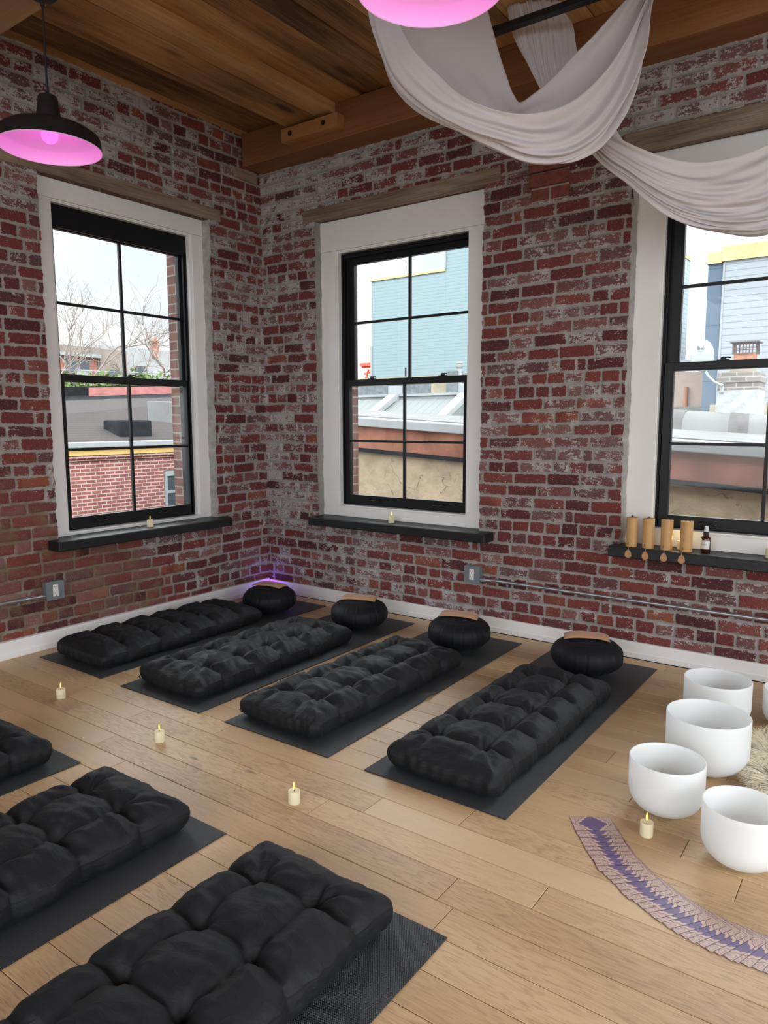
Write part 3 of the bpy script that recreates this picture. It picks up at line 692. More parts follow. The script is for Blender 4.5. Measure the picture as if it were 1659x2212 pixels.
for cx, y0, rz, lab, curl in MATS:
    o = np_mesh('yoga_mat', *mat_mesh(curl), M['mat'], smooth=False)
    o.location = (cx, y0, 0.0002); o.rotation_euler = (0, 0, rz); tag(o, lab, 'yoga mat', 'black yoga mats laid in two rows')

# ------------------------------------------------------------------ tufted futons
BX, BY = 0.093, [(k - 2) * 0.212 for k in range(5)]
def seg_d(x, y, x0, y0, x1, y1):
    dx, dy = x1 - x0, y1 - y0; L2 = dx * dx + dy * dy
    t = np.clip(((x - x0) * dx + (y - y0) * dy) / L2, 0, 1)
    return np.hypot(x - x0 - t * dx, y - y0 - t * dy), t
def futon(seed):
    rg = np.random.default_rng(seed)
    a, b, h, r = 0.239, 0.592, 0.047, 0.040
    def face(n1, n2): return np.meshgrid(np.linspace(-1, 1, n1), np.linspace(-1, 1, n2))
    P, F, base = [], [], 0
    for ax, sg, n1, n2 in ((2, 1, 110, 250), (2, -1, 40, 90), (0, 1, 250, 30), (0, -1, 250, 30), (1, 1, 110, 30), (1, -1, 110, 30)):
        U, W = face(n1, n2); o = [None] * 3; o[ax] = np.full(U.shape, float(sg))
        i, j = [(1, 2), (0, 2), (0, 1)][ax]; o[i], o[j] = U, W
        P.append(np.stack([o[0].ravel() * a, o[1].ravel() * b, o[2].ravel() * h], 1))
        k = np.arange(U.size).reshape(U.shape) + base; q = np.stack([k[:-1, :-1], k[:-1, 1:], k[1:, 1:], k[1:, :-1]], -1).reshape(-1, 4)
        if sg * (1 if ax != 1 else -1) < 0: q = q[:, ::-1]
        F.append(q); base += U.size
    P = np.concatenate(P); F = np.concatenate(F)
    lim = np.array([a - r, b - r, h - r]); q = np.clip(P, -lim, lim); n = P - q; L = np.linalg.norm(n, axis=1, keepdims=True); n = n / np.maximum(L, 1e-9)
    P = q + n * r
    x, y, z = P[:, 0].copy(), P[:, 1].copy(), P[:, 2].copy()
    bx = [(s * (BX + rg.uniform(-.006, .006)), yy + rg.uniform(-.010, .010)) for s in (-1, 1) for yy in BY]
    Lb, Rb = bx[:5], bx[5:]
    wx = x + 0.006 * wnoise(x, y, 24, seed + 3); wy = y + 0.006 * wnoise(x, y, 24, seed + 4)
    D4 = np.zeros_like(x); pw = 5.0
    def add(d, amp, s, e=2.0):
        nonlocal D4
        D4 = D4 + (amp * np.clip(1 - np.abs(d) / s, 0, 1) ** e) ** pw
    for (p, q2) in zip(Lb, Rb):                         # across, between the two buttons of a row
        d, t = seg_d(wx, wy, *p, *q2); add(d, 0.028 + 0.014 * np.abs(2 * t - 1) ** 2, 0.078)
    pinch = np.zeros_like(x)
    for s, lst in ((-1, Lb), (1, Rb)):
        for i, p in enumerate(lst):
            for jj in range(2 if False else 1):
                yo = p[1] + rg.uniform(-.016, .016)
                d, t = seg_d(wx, wy, p[0], p[1], s * 0.27, yo); add(d, 0.044 * (1 - t) + 0.012, 0.070)
            pinch = np.maximum(pinch, (x * s > 0) * np.exp(-np.abs(wy - yo) / 0.026))
        for p, q2 in zip(lst[:-1], lst[1:]):            # lengthwise between buttons, bowed outwards
            mx, my = (p[0] + q2[0]) / 2 + s * 0.014, (p[1] + q2[1]) / 2
            d1, t1 = seg_d(wx, wy, *p, mx, my); d2, t2 = seg_d(wx, wy, mx, my, *q2)
            d = np.minimum(d1, d2); t = np.where(d1 < d2, t1 * .5, .5 + t2 * .5)
            add(d, 0.026 + 0.016 * np.abs(2 * t - 1) ** 2, 0.072)
        for p, e in ((lst[0], -1), (lst[-1], 1)):       # end buttons to the end edge and to the corner
            d, t = seg_d(wx, wy, *p, s * 0.10 + rg.uniform(-.02, .02), e * 0.60); add(d, 0.036 * (1 - t) ** 1.3 + 0.001, 0.060)
            d, t = seg_d(wx, wy, *p, s * 0.235, e * 0.585); add(d, 0.032 * (1 - t) ** 1.3 + 0.001, 0.055)
    for p in bx:
        rr_ = np.hypot(wx - p[0], wy - p[1]); add(rr_, 0.070, 0.085, 2.2)
        th = np.arctan2(y - p[1], x - p[0]); k1, k2 = rg.integers(6, 9), rg.integers(10, 14)
        D4 = D4 + 0
        z += (z > 0) * 0.0030 * np.exp(-rr_ / 0.080) * (1 - np.exp(-(rr_ / 0.022) ** 2)) * (np.sin(k1 * th + rg.uniform(0, 6)) + 0.7 * np.sin(k2 * th + rg.uniform(0, 6)))
    dep = D4 ** (1 / pw)
    topw = sstep_np(P[:, 2], -0.020, 0.036)
    ed = np.minimum(a - np.abs(x), b - np.abs(y))
    crown = 0.042 * sstep_np(ed, -0.01, 0.10)
    z = z + topw * (crown - dep * (0.35 + 0.65 * sstep_np(ed, 0.0, 0.07)) + 0.0025 * wnoise(x, y, 13, seed + 7) + 0.0016 * wnoise(x, y * 1.6, 70, seed + 8))
    sidew = sstep_np(np.abs(n[:, 0]), 0.2, 0.95); endw = sstep_np(np.abs(n[:, 1]), 0.2, 0.95)
    zf = sstep_np(P[:, 2], -0.06, 0.03)
    x -= np.sign(x) * sidew * (0.022 * pinch * (0.45 + 0.55 * zf) + 0.004 * wnoise(y, P[:, 2], 30, seed + 9) + 0.0032 * wnoise(y, P[:, 2] * 0.25, 120, seed + 10) * (1.1 - 0.5 * zf) - 0.008 * np.cos(y / b * PI * 0.5))
    y -= np.sign(y) * endw * (0.004 * wnoise(x, P[:, 2], 26, seed + 11) - 0.016 * np.cos(x / a * PI * 0.5) + 0.003 * wnoise(x, P[:, 2] * 0.25, 110, seed + 12))
    seam = np.exp(-((P[:, 2] - 0.026) / 0.003) ** 2) + np.exp(-((P[:, 2] + 0.030) / 0.003) ** 2)
    x += np.sign(x) * sidew * 0.0018 * seam; y += np.sign(y) * endw * 0.0018 * seam
    cw = sstep_np(np.abs(P[:, 0]), a - 0.09, a) * sstep_np(np.abs(P[:, 1]), b - 0.10, b) * sstep_np(P[:, 2], -0.05, 0.02)
    x += np.sign(x) * cw * 0.010; y += np.sign(y) * cw * 0.012; z -= cw * 0.004
    z = np.where(P[:, 2] < 0, np.maximum(z, -h), z)
    V = np.stack([x, y, z + h], 1)
    # weld the borders of the six patches
    key = np.round(P * 5e4).astype(np.int64); _, first, inv = np.unique(key, axis=0, return_index=True, return_inverse=True)
    inv = inv.ravel(); acc = np.zeros((len(first), 3)); cnt = np.zeros(len(first))
    np.add.at(acc, inv, V); np.add.at(cnt, inv, 1); V2 = acc / cnt[:, None]; F2 = inv[F]
    ok = (F2[:, 0] != F2[:, 1]) & (F2[:, 1] != F2[:, 2]) & (F2[:, 2] != F2[:, 3]) & (F2[:, 3] != F2[:, 0])
    return V2, F2[ok], bx
FUT = {}
def futon_thing(seed, label, loc, rz, strap=False):
    r = empty('floor_futon', label, 'futon', loc, rz, 'black tufted futons lying on the yoga mats')
    if seed not in FUT:
        V, F, bx = futon(seed)
        body = np_mesh('cushion', V, F, M['futon'], r)
        pts = [(-0.232, -0.600, 0.050), (-0.245, -0.622, 0.040), (-0.252, -0.618, 0.022), (-0.246, -0.600, 0.016), (-0.236, -0.586, 0.022)]
        FUT[seed] = body
    else:
        c = FUT[seed].copy(); COL.objects.link(c); c.parent = r
    if strap: MB().tube([(-0.205, -0.574, 0.050), (-0.224, -0.590, 0.046), (-0.236, -0.592, 0.032), (-0.234, -0.584, 0.020), (-0.214, -0.570, 0.016)], 0.0028, 8).build('strap', M['futon'], r, smooth=True)
    return r
zt = 0.0048
futon_thing(1, 'black tufted futon on the mat along the left brick wall', (0.405, -1.325, zt), 0.005, True)
futon_thing(2, 'black tufted futon in the back row between the wall one and the rippled mat', (1.185, -1.325, zt), -0.010, True)
futon_thing(3, 'black tufted futon on the mat with the rippled edge', (1.945, -1.325, zt), -0.025, True)
futon_thing(4, 'black tufted futon in the back row nearest the white bowls', (2.772, -1.325, zt), -0.012)
futon_thing(2, 'black tufted futon whose end just shows at the left edge of the photo', (1.205, -3.255, zt), PI + 0.004)
futon_thing(1, 'black tufted futon in the front row, the middle one, cut by the left edge', (2.020, -3.245, zt), PI - 0.005)
futon_thing(3, 'large-looking black tufted futon nearest the viewer at the bottom edge', (2.842, -3.238, zt), PI + 0.006)

# ------------------------------------------------------------------ zafus and eye pillows
ZR_, ZH = 0.188, 0.176
def zafu_top(rad):
    c = np.clip((rad - 0.045) / (ZR_ - 0.045), 0, 1) ** (1 / 0.85); return ZH / 2 * (1 + np.sqrt(1 - c * c) ** 0.85) + 0.0045
def zafu_mesh(seed):
    n, m = 180, 72
    th = np.linspace(0, 2 * PI, n, endpoint=False); ph = np.linspace(-PI / 2, PI / 2, m)
    T, Ph = np.meshgrid(th, ph)
    R = 0.045 + (ZR_ - 0.045) * np.cos(Ph) ** 0.85
    R = np.where(np.abs(Ph) > PI / 2 - 0.02, 0.0005, R); R[0] = 0.0005; R[-1] = 0.0005
    Z = ZH / 2 * np.sign(Ph) * np.abs(np.sin(Ph)) ** 0.85
    for k in (1, 2): R[k] = 0.03 * k; R[-1 - k] = 0.03 * k; Z[k] = Z[0]; Z[-1 - k] = Z[-1]
    rg = np.random.default_rng(seed); side = np.cos(Ph) ** 0.7 * (R > 0.10)
    for i in range(16):
        t0 = 2 * PI * i / 16 + rg.uniform(-.05, .05); d = np.abs((T - t0 + PI) % (2 * PI) - PI)
        R -= side * (0.010 * np.exp(-d / 0.028) * (0.35 + 0.65 * np.abs(np.sin(Ph)))); R += side * 0.004 * np.exp(-((d - 0.05) / 0.05) ** 2) * (((T - t0 + PI) % (2 * PI) - PI) > 0)
    R += 0.0025 * np.cos(Ph) * wnoise(T * 0.2, Ph * 0.2, 14, seed)
    seam = np.exp(-((R - 0.105) / 0.006) ** 2) * (Z > 0); Z = Z - 0.004 * seam
    Z = Z * (1 + 0.02 * np.sin(T + seed)) ; Z = Z - Z.min()
    V = np.stack([(R * np.cos(T)).ravel(), (R * np.sin(T)).ravel(), Z.ravel()], 1)
    k = np.arange(T.size).reshape(T.shape); k2 = np.roll(k, -1, 1)
    return V, np.stack([k[:-1], k2[:-1], k2[1:], k[1:]], -1).reshape(-1, 4)
def eye_pillow(seed):
    a, b, t = 0.118, 0.056, 0.0085; n1, n2 = 60, 30; V, F, base = [], [], 0
    for sg in (1, -1):
        X, Y = np.meshgrid(np.linspace(-1, 1, n1), np.linspace(-1, 1, n2))
        prof = (np.clip(1 - np.abs(X) ** 6, 0, 1) * np.clip(1 - np.abs(Y) ** 4, 0, 1)) ** 0.5
        xx, yy = X * a * (1 + 0.02 * Y * Y), Y * b * (1 + 0.04 * np.abs(X) ** 4)
        rad = np.hypot(xx * 1.0, yy); zz = zafu_top(rad) * 1.0 + t + sg * t * prof * (1.1 + 0.25 * wnoise(xx, yy, 40, seed)) + 0.002 * wnoise(xx, yy, 18, seed + 1)
        V.append(np.stack([xx.ravel(), yy.ravel(), zz.ravel()], 1)); k = np.arange(X.size).reshape(X.shape) + base
        q = np.stack([k[:-1, :-1], k[:-1, 1:], k[1:, 1:], k[1:, :-1]], -1).reshape(-1, 4); F.append(q if sg > 0 else q[:, ::-1]); base += X.size
    return np.concatenate(V), np.concatenate(F)
ZAF = [((0.468, -0.484), 'black round zafu cushion in the corner by the violet light', 'tan eye pillow on the zafu in the corner by the violet light', -0.25),
       ((1.230, -0.418), 'black round zafu cushion on the second mat from the left brick wall', 'tan eye pillow on the zafu second from the left brick wall', -0.05),
       ((1.990, -0.412), 'black round zafu cushion on the mat with the rippled edge', 'tan eye pillow on the zafu of the rippled mat', -0.12),
       ((2.768, -0.385), 'largest looking black round zafu cushion, nearest the white bowls', 'tan eye pillow on the zafu nearest the white bowls', -0.02)]
for i, ((cx, cy), l1, l2, rz) in enumerate(ZAF):
    V, F = zafu_mesh(50 + i); o = np_mesh('zafu_cushion', V, F, M['zafu']); o.location = (cx, cy, zt); o.rotation_euler = (0, 0, i * 1.3 + 0.4)
    tag(o, l1, 'cushion', 'black zafu cushions at the heads of the mats')
    V, F = eye_pillow(60 + i); o = np_mesh('eye_pillow', V, F, M['tanpillow']); o.location = (cx - 0.012, cy + 0.018, zt + 0.003); o.rotation_euler = (0, 0, 0.42 + rz)
    tag(o, l2, 'eye pillow', 'tan eye pillows on the zafus')

# ------------------------------------------------------------------ candles
def candle(label, x, y, z, s=1.0, warm=0.0):
    r = empty('flameless_candle', label, 'candle', (x, y, z), 0, 'flameless candles around the room')
    R, H = 0.0212 * s, 0.047 * s
    b = MB(); b.lathe([(R * 0.97, 0), (R, 0.002), (R, H - 0.004), (R * 0.985, H - 0.001), (R * 0.93, H), (R * 0.55, H - 0.003), (R * 0.2, H - 0.004), (0, H - 0.004)], 40)
    b.build('wax_body', M['wax'], r, smooth=True)
    w = MB(); w.tube([(0, 0, H - 0.004), (0.0005, 0, H + 0.004)], 0.0012, 8); w.build('wick', M['slot'], r)
    f = MB(); f.lathe([(0.0012, H + 0.003), (0.0042, H + 0.009), (0.0050, H + 0.014), (0.0040, H + 0.021), (0.0018, H + 0.028), (0.0, H + 0.032)], 20)
    o = f.build('flame', M['flame'], r, smooth=True); o.scale = (1, 0.6, 1); o.rotation_euler = (0, 0, random.uniform(-.6, .6))
    if warm:
        l = bpy.data.lights.new('candle_glow', 'POINT'); l.energy = warm; l.color = (1.0, 0.72, 0.32); l.shadow_soft_size = 0.006
        lo = link(bpy.data.objects.new('candle_glow', l), r); lo.location = (0, -0.007, H + 0.022)
    return r
candle('small ivory candle on the floor left of the second mat, farthest left on the boards', 0.800, -2.262, 0, 1.0)
candle('small ivory candle on the floor between the two rows, before the rippled mat', 1.604, -2.285, 0, 1.0)
candle('small ivory candle on the floor at the end of the mat nearest the bowls', 2.414, -2.320, 0, 1.0)
candle('small ivory candle on the floor between the card fan and the white bowls', 3.494, -1.795, 0, 1.0)
candle('small ivory candle mostly hidden behind the white bowl near the mat', 3.395, -1.285, 0, 1.0)
candle('small ivory candle on the black sill in the left brick wall', -0.012, -1.112, 0.6485, 1.0)
candle('small ivory candle on the black sill of the middle window', 1.205, -0.012, 0.6475, 1.0)
candle('small ivory candle on the right sill cut by the right edge of the photo', 3.566, 0.018, 0.6505, 1.05)
candle('small ivory candle glowing behind the wooden chimes on the right sill', 3.128, 0.024, 0.6505, 1.0, 0.20)

# ------------------------------------------------------------------ singing bowls
def bowl(label, x, y, R, H, rz=0.0):
    t = 0.0052; pr = []
    for i in range(17):
        a = PI / 2 * i / 16; pr.append((R * (0.20 + 0.80 * math.sin(a) ** 0.80), 0.46 * H * (1 - math.cos(a)) ** 1.05))
    for i in range(1, 9): pr.append((R * (1 + 0.004 * i / 8), 0.46 * H + (H - 0.46 * H) * i / 8))
    inn = [(r_ - t, max(z_, t)) for r_, z_ in pr[:-1]][::-1]
    prof = [(0, 0)] + pr + [(R * 1.004 - t * 0.25, H + t * 0.35), (R * 1.004 - t * 0.75, H + t * 0.35), (R * 1.004 - t, H)] + inn + [(0, t)]
    b = MB(); b.lathe(prof, 96); o = b.build('singing_bowl', M['quartz'], smooth=True); o.data.set_sharp_from_angle(angle=1.2)
    o.location = (x, y, 0.0003)
    return tag(o, label, 'singing bowl', 'frosted white crystal singing bowls')
bowl('frosted white singing bowl in the back, nearest the right brick wall', 3.485, -0.703, 0.140, 0.205)
bowl('largest frosted white singing bowl, in the middle of the cluster', 3.547, -1.190, 0.152, 0.222)
bowl('frosted white singing bowl closest to the black mats, hiding a candle', 3.500, -1.593, 0.125, 0.186)
bowl('frosted white singing bowl nearest the fan of cards, cut by the right edge', 3.772, -1.770, 0.118, 0.184)
bowl('small frosted white singing bowl of which only a sliver shows at the right edge', 3.762, -0.560, 0.112, 0.170)

# ------------------------------------------------------------------ sheepskin
def sheepskin():
    r = empty('sheepskin_rug', 'cream shaggy sheepskin rug behind the white bowls at the right edge', 'rug', (4.02, -1.05, 0.0003), 0)
    def rad(t): return 1 + 0.10 * np.sin(3 * t + 1) + 0.07 * np.sin(5 * t) + 0.04 * np.sin(9 * t + 2)
    t = np.linspace(0, 2 * PI, 96, endpoint=False); V = [(0, 0, 0.012)]; F = []
    A_, B_ = 0.34, 0.44
    for i, th in enumerate(t): V.append((0.8 * A_ * rad(th) * math.cos(th), 0.86 * B_ * rad(th) * math.sin(th), 0.003))
    F = [(0, i + 1, (i + 1) % 96 + 1) for i in range(96)]
    mb = MB(); mb.add(V, F); mb.build('hide', M['furskin'], r)
    rg = np.random.default_rng(5); N = 15000
    th = rg.uniform(0, 2 * PI, N); q = np.sqrt(rg.uniform(0, 1, N)); px = A_ * rad(th) * np.cos(th) * q; py = B_ * rad(th) * np.sin(th) * q
    ok = np.ones(N, bool)
    for bx_, by_, br_ in ((3.547, -1.19, 0.152), (3.772, -1.77, 0.118), (3.762, -0.56, 0.112)): ok &= np.hypot(px + 4.02 - bx_, py - 1.05 - by_) > br_ + 0.06
    px, py, th = px[ok], py[ok], th[ok]; N = len(px)
    lock = np.round(px * 22) * 3.1 + np.round(py * 22) * 7.7; lr = np.abs(np.sin(lock * 12.9898)) ; la = np.sin(lock * 78.233) * 0.5
    ang = np.arctan2(py, px) * 0.75 - 0.3 + la * 1.1 + rg.normal(0, 0.22, N); Ln = 0.065 + 0.035 * lr + rg.uniform(-0.01, 0.015, N); el = rg.uniform(0.25, 0.8, N)
    V = np.zeros((N, 5, 2, 3)); w0 = 0.0016
    for j in range(5):
        s = j / 4; c = ang + s * (0.9 * np.sin(lock) + rg.normal(0, 0.12, N))
        hx = px + np.cos(c) * Ln * s; hy = py + np.sin(c) * Ln * s; hz = 0.008 + Ln * np.sin(el) * (s - 0.62 * s * s) * 1.5
        hz = np.maximum(hz, 0.002); w = w0 * (1.15 - s)
        V[:, j, 0] = np.stack([hx - np.sin(c) * w, hy + np.cos(c) * w, hz], 1); V[:, j, 1] = np.stack([hx + np.sin(c) * w, hy - np.cos(c) * w, hz + 0.0004], 1)
    k = np.arange(N)[:, None] * 10; Fq = np.concatenate([k + np.array([[2 * j, 2 * j + 1, 2 * j + 3, 2 * j + 2]]) for j in range(4)])
    o = np_mesh('wool', V.reshape(-1, 3), Fq, M['fur'], r); o['kind'] = 'stuff'
    return r
sheepskin()

# ------------------------------------------------------------------ fan of cards
def card_proto():
    a, b, t, rr_ = 0.0695, 0.044, 0.00045, 0.005
    poly = []
    for sx, sy, a0 in ((1, 1, 0), (-1, 1, PI / 2), (-1, -1, PI), (1, -1, 1.5 * PI)):
        for k in range(5):
            w = a0 + PI / 2 * k / 4; poly.append((sx * (a - rr_) + rr_ * math.cos(w), sy * (b - rr_) + rr_ * math.sin(w)))
    n = len(poly); V = [(x, y, 0) for x, y in poly] + [(x, y, t) for x, y in poly]
    F = [tuple(range(n))[::-1], tuple(range(n, 2 * n))] + [(i, (i + 1) % n, n + (i + 1) % n, n + i) for i in range(n)]
    me = bpy.data.meshes.new('card'); me.from_pydata(V, [], F); me.materials.append(M['card']); me.materials.append(M['cardedge'])
    uv = me.uv_layers.new(name='UVMap')
    for p in me.polygons:
        if p.index > 1: p.material_index = 1
        for li in p.loop_indices: c = me.vertices[me.loops[li].vertex_index].co; uv.data[li].uv = (c.x / a, c.y / b)
    return me
cm = card_proto()
OUT = [(3.248, -1.836), (3.309, -1.917), (3.380, -2.007), (3.475, -2.090), (3.571, -2.148), (3.634, -2.177), (3.711, -2.203), (3.773, -2.214), (3.832, -2.221), (3.885, -2.229), (3.96, -2.230)]
ANG = [34.0, 34.2, 39.6, 47.5, 52.0, 55.0, 62.5, 69.5, 79.5, 84.0, 90.0]
O_ = np.array(OUT); S_ = np.concatenate([[0], np.cumsum(np.hypot(*np.diff(O_, axis=0).T))])
NC = 39; rg = np.random.default_rng(9)
ss = np.linspace(0, S_[-1] - 0.012, NC) + np.concatenate([[0], rg.uniform(-0.0055, 0.0055, NC - 1)]); ss.sort()
for i, s in enumerate(ss):
    p = np.array([np.interp(s, S_, O_[:, 0]), np.interp(s, S_, O_[:, 1])]); ang = math.radians(np.interp(s, S_, ANG) + (rg.uniform(-1.6, 1.6) if i else 0))
    el = np.array([math.cos(ang), math.sin(ang)]); es = np.array([-el[1], el[0]])      # long axis, short axis (towards the start)
    off = rg.uniform(-0.002, 0.002)
    c = p + el * (0.0695 + off) - es * 0.044
    o = bpy.data.objects.new('oracle_card', cm); COL.objects.link(o)
    tilt = math.atan2(0.0023, 0.088)
    # the edge away from the start lies on the cards below it
    mx = Matrix.Rotation(ang, 4, 'Z') @ Matrix.Rotation(-tilt, 4, 'X')
    mx.translation = Vector((c[0], c[1], 0.0013 + 0.0002)); o.matrix_world = mx
    tag(o, 'purple and tan patterned card lying fully uncovered at the upper end of the fan' if i == 0 else 'purple and tan patterned card partly covered in the curved fan on the floor', 'card', 'patterned cards fanned on the floor')

# ------------------------------------------------------------------ things on the right sill
def chime(label, x, y, z, sail_dx, rz):
    r = empty('wind_chime', label, 'wind chime', (x, y, z), rz, 'bamboo wind chimes standing on the right sill')
    R, H = 0.0315, 0.166
    b = MB(); b.lathe([(R - 0.004, 0.0), (R, 0.001), (R, H - 0.001), (R - 0.001, H), (R - 0.0035, H), (R - 0.004, H - 0.004), (R - 0.004, 0.002)], 44, close=True); b.build('tube', M['bamboo'], r, smooth=True)
    d = MB(); d.lathe([(0, H - 0.008), (R - 0.004, H - 0.008), (R - 0.004, H - 0.003), (0, H - 0.003)], 36); d.build('top_disc', M['bambootop'], r)
    c = MB()
    for k in range(3):
        w = 2 * PI * k / 3 + 0.4; c.tube([(0.02 * math.cos(w), 0.02 * math.sin(w), H - 0.003), (0.008 * math.cos(w), 0.008 * math.sin(w), H + 0.004), (0, 0, H + 0.006)], 0.001, 6)
    c.lathe([(0.0035, H + 0.004), (0.0045, H + 0.007), (0.0025, H + 0.010), (0, H + 0.011)], 12); c.build('hanging_cord', M['slot'], r)
    g = MB()
    for k in range(5): g.box(-0.012 + k * 0.0012, -0.011 + k * 0.0012, -R - 0.0004, -R + 0.004, 0.012 + (k % 3) * 0.004, 0.020 + ((k * 2) % 5) * 0.002)
    g.build('engraved_mark', M['ink'], r)
    yf = -0.0945 - y                                     # the sail hangs over the front of the sill
    l = MB(); l.tube([(sail_dx, -R + 0.004, 0.0035), (sail_dx, yf - 0.0005, 0.0028), (sail_dx, yf - 0.0015, -0.004), (sail_dx, yf - 0.001, -0.012)], 0.0007, 6); l.build('sail_cord', M['paper'], r)
    poly = []
    for k in range(28):
        w = 2 * PI * k / 28; sx = math.sin(w); cz = math.cos(w)
        poly.append((sail_dx + 0.0175 * sx * (1.0 - 0.32 * cz), -0.034 + 0.0235 * cz + 0.001))
    s = MB(); n = len(poly)
    s.add([(px, yf - 0.0005, pz) for px, pz in poly] + [(px, yf - 0.0035, pz) for px, pz in poly], [tuple(range(n)), tuple(range(n, 2 * n))[::-1]] + [(i, (i + 1) % n, n + (i + 1) % n, n + i) for i in range(n)])
    s.build('wooden_sail', M['sail'], r)
    return r
chime('bamboo chime on the right sill nearest the brick pier, first of four', 2.878, -0.038, 0.6505, 0.001, 0.0)
chime('bamboo chime on the right sill, second of four from the brick pier', 2.968, -0.036, 0.6505, 0.004, 0.0)
chime('bamboo chime on the right sill, third of four from the brick pier', 3.066, -0.036, 0.6505, 0.004, 0.0)
chime('bamboo chime on the right sill nearest the brown spray bottle', 3.168, -0.036, 0.6505, -0.006, 0.0)
r = empty('spray_bottle', 'small amber spray bottle with a white label on the right sill', 'bottle', (3.258, 0.005, 0.6505), 0.50); r.scale = (1.16, 1.16, 1.16)
b = MB(); b.lathe([(0.0, 0), (0.0195, 0), (0.0215, 0.003), (0.0215, 0.062), (0.020, 0.069), (0.015, 0.075), (0.0105, 0.079), (0.0095, 0.084), (0.0, 0.084)], 40); b.build('glass_body', M['amber'], r, smooth=True)
b = MB(); n = 20; V = []
for k in range(n + 1):
    w = -PI / 2 - 0.62 - 0.95 + 1.9 * k / n + 0.0; w = -PI / 2 - 0.45 - 1.0 + 2.0 * k / n
    V += [(0.0219 * math.cos(w), 0.0219 * math.sin(w), 0.017), (0.0219 * math.cos(w), 0.0219 * math.sin(w), 0.058)]
b.add(V, [(2 * k, 2 * k + 2, 2 * k + 3, 2 * k + 1) for k in range(n)]); lab = b.build('label', M['paper'], r, smooth=True)
b = MB(); b.lathe([(0.0, 0.080), (0.0125, 0.080), (0.0125, 0.094), (0.0105, 0.096), (0.0, 0.096)], 32); b.build('collar', M['slot'], r, smooth=True)
b = MB(); b.lathe([(0.0095, 0.096), (0.0092, 0.117), (0.0078, 0.121), (0.0, 0.1215)], 32); b.build('cap', M['clearcap'], r, smooth=True)
def text_mesh(name, s, size, m, parent, width=None, align='LEFT'):
    cu = bpy.data.curves.new(name, 'FONT'); cu.body = s; cu.size = size; cu.align_x = align; cu.extrude = 0.0001
    t = bpy.data.objects.new(name, cu); COL.objects.link(t)
    dg = bpy.context.evaluated_depsgraph_get(); me = bpy.data.meshes.new_from_object(t.evaluated_get(dg)); bpy.data.objects.remove(t)
    me.materials.clear(); me.materials.append(m)
    return link(bpy.data.objects.new(name, me), parent)
for s, z, sz in (('Chakra', 0.0435, 0.0088), ('Balance', 0.0355, 0.0088), ('mist spray', 0.0205, 0.0034)):
    t = text_mesh('lettering', s, sz, M['ink'], lab)
    for v in t.data.vertices:                            # wrap round the bottle
        w = -PI / 2 - 0.45 - 0.82 + v.co.x / 0.0221; h = v.co.y; v.co = (0.02205 * math.cos(w), 0.02205 * math.sin(w), z + h)

# ------------------------------------------------------------------ outlets and conduit
def outlet(name, label, loc, rz):
    r = empty(name, label, 'outlet', loc, rz)
    MB().box(-0.054, 0.054, -0.048, 0.0, -0.054, 0.054).build('steel_box', M['boxgrey'], r, bevel=0.006)
    c = MB(); poly = []
    a = 0.056; k_ = 0.010
    c.box(-a, a, -0.0515, -0.0485, -a + k_, a - k_); c.box(-a + k_, a - k_, -0.0515, -0.0485, a - k_, a); c.box(-a + k_, a - k_, -0.0515, -0.0485, -a, -a + k_)
    cv = c.build('cover_plate', M['boxgrey'], r)
    for sx in (-1, 1):
        for sz in (-1, 1):
            o = MB().lathe([(0.0045, 0), (0.0045, 0.003), (0, 0.0035)], 10).build('cover_screw', M['galv'], cv); o.rotation_euler = (PI / 2, 0, 0); o.location = (sx * 0.050, -0.0485, sz * 0.050)
    f = MB(); f.box(-0.0165, 0.0165, -0.0545, -0.0515, -0.036, 0.036); rc = f.build('receptacle', M['outlet'], r, bevel=0.0015)
    s = MB()
    for zc in (0.019, -0.019):
        s.box(-0.0075, -0.0055, -0.0549, -0.0544, zc - 0.002, zc + 0.007); s.box(0.0055, 0.0075, -0.0549, -0.0544, zc - 0.001, zc + 0.006); s.box(-0.0025, 0.0025, -0.0549, -0.0544, zc - 0.0115, zc - 0.0065)
    s.build('slots', M['slot'], rc)
    return r
outlet('electrical_outlet', 'grey steel outlet box on the left brick wall under the sill', (XA, -1.824, 0.352), PI / 2)
outlet('electrical_outlet', 'grey steel outlet box on the right brick wall under the middle window', (1.865, YB, 0.366), 0)
def conduit(label, pts, straps):
    r = empty('conduit_pipe', label, 'conduit', (0, 0, 0), 0)
    MB().tube(pts, 0.0105, 16).build('pipe', M['galv'], r, smooth=True)
    d = (Vector(pts[-1]) - Vector(pts[-2])).normalized(); out = Vector((0, -1, 0)) if abs(d.x) > .5 else Vector((1, 0, 0))
    for p in straps:
        p = Vector(p); k = MB(); k.tube([p - d * 0.008, p + d * 0.008], 0.0135, 16)
        q = p + Vector((0, 0, -0.022)) - out * 0.008; k.tube([q - out * 0.004, q + out * 0.004], 0.009, 12); k.build('strap', M['galv'], r, smooth=True)
    p = Vector(pts[0]); MB().tube([p, p + (Vector(pts[1]) - p).normalized() * 0.03], 0.0145, 16).build('connector', M['galv'], r, smooth=True)
    return r
conduit('grey metal conduit running right from the outlet under the middle window', [(1.921, YB - 0.03, 0.336), (1.965, YB - 0.028, 0.336), (2.02, YB - 0.016, 0.336), (3.0, YB - 0.0135, 0.333), (5.2, YB - 0.0135, 0.327)], [(2.10, YB - 0.0145, 0.3355), (3.2, YB - 0.0135, 0.332)])
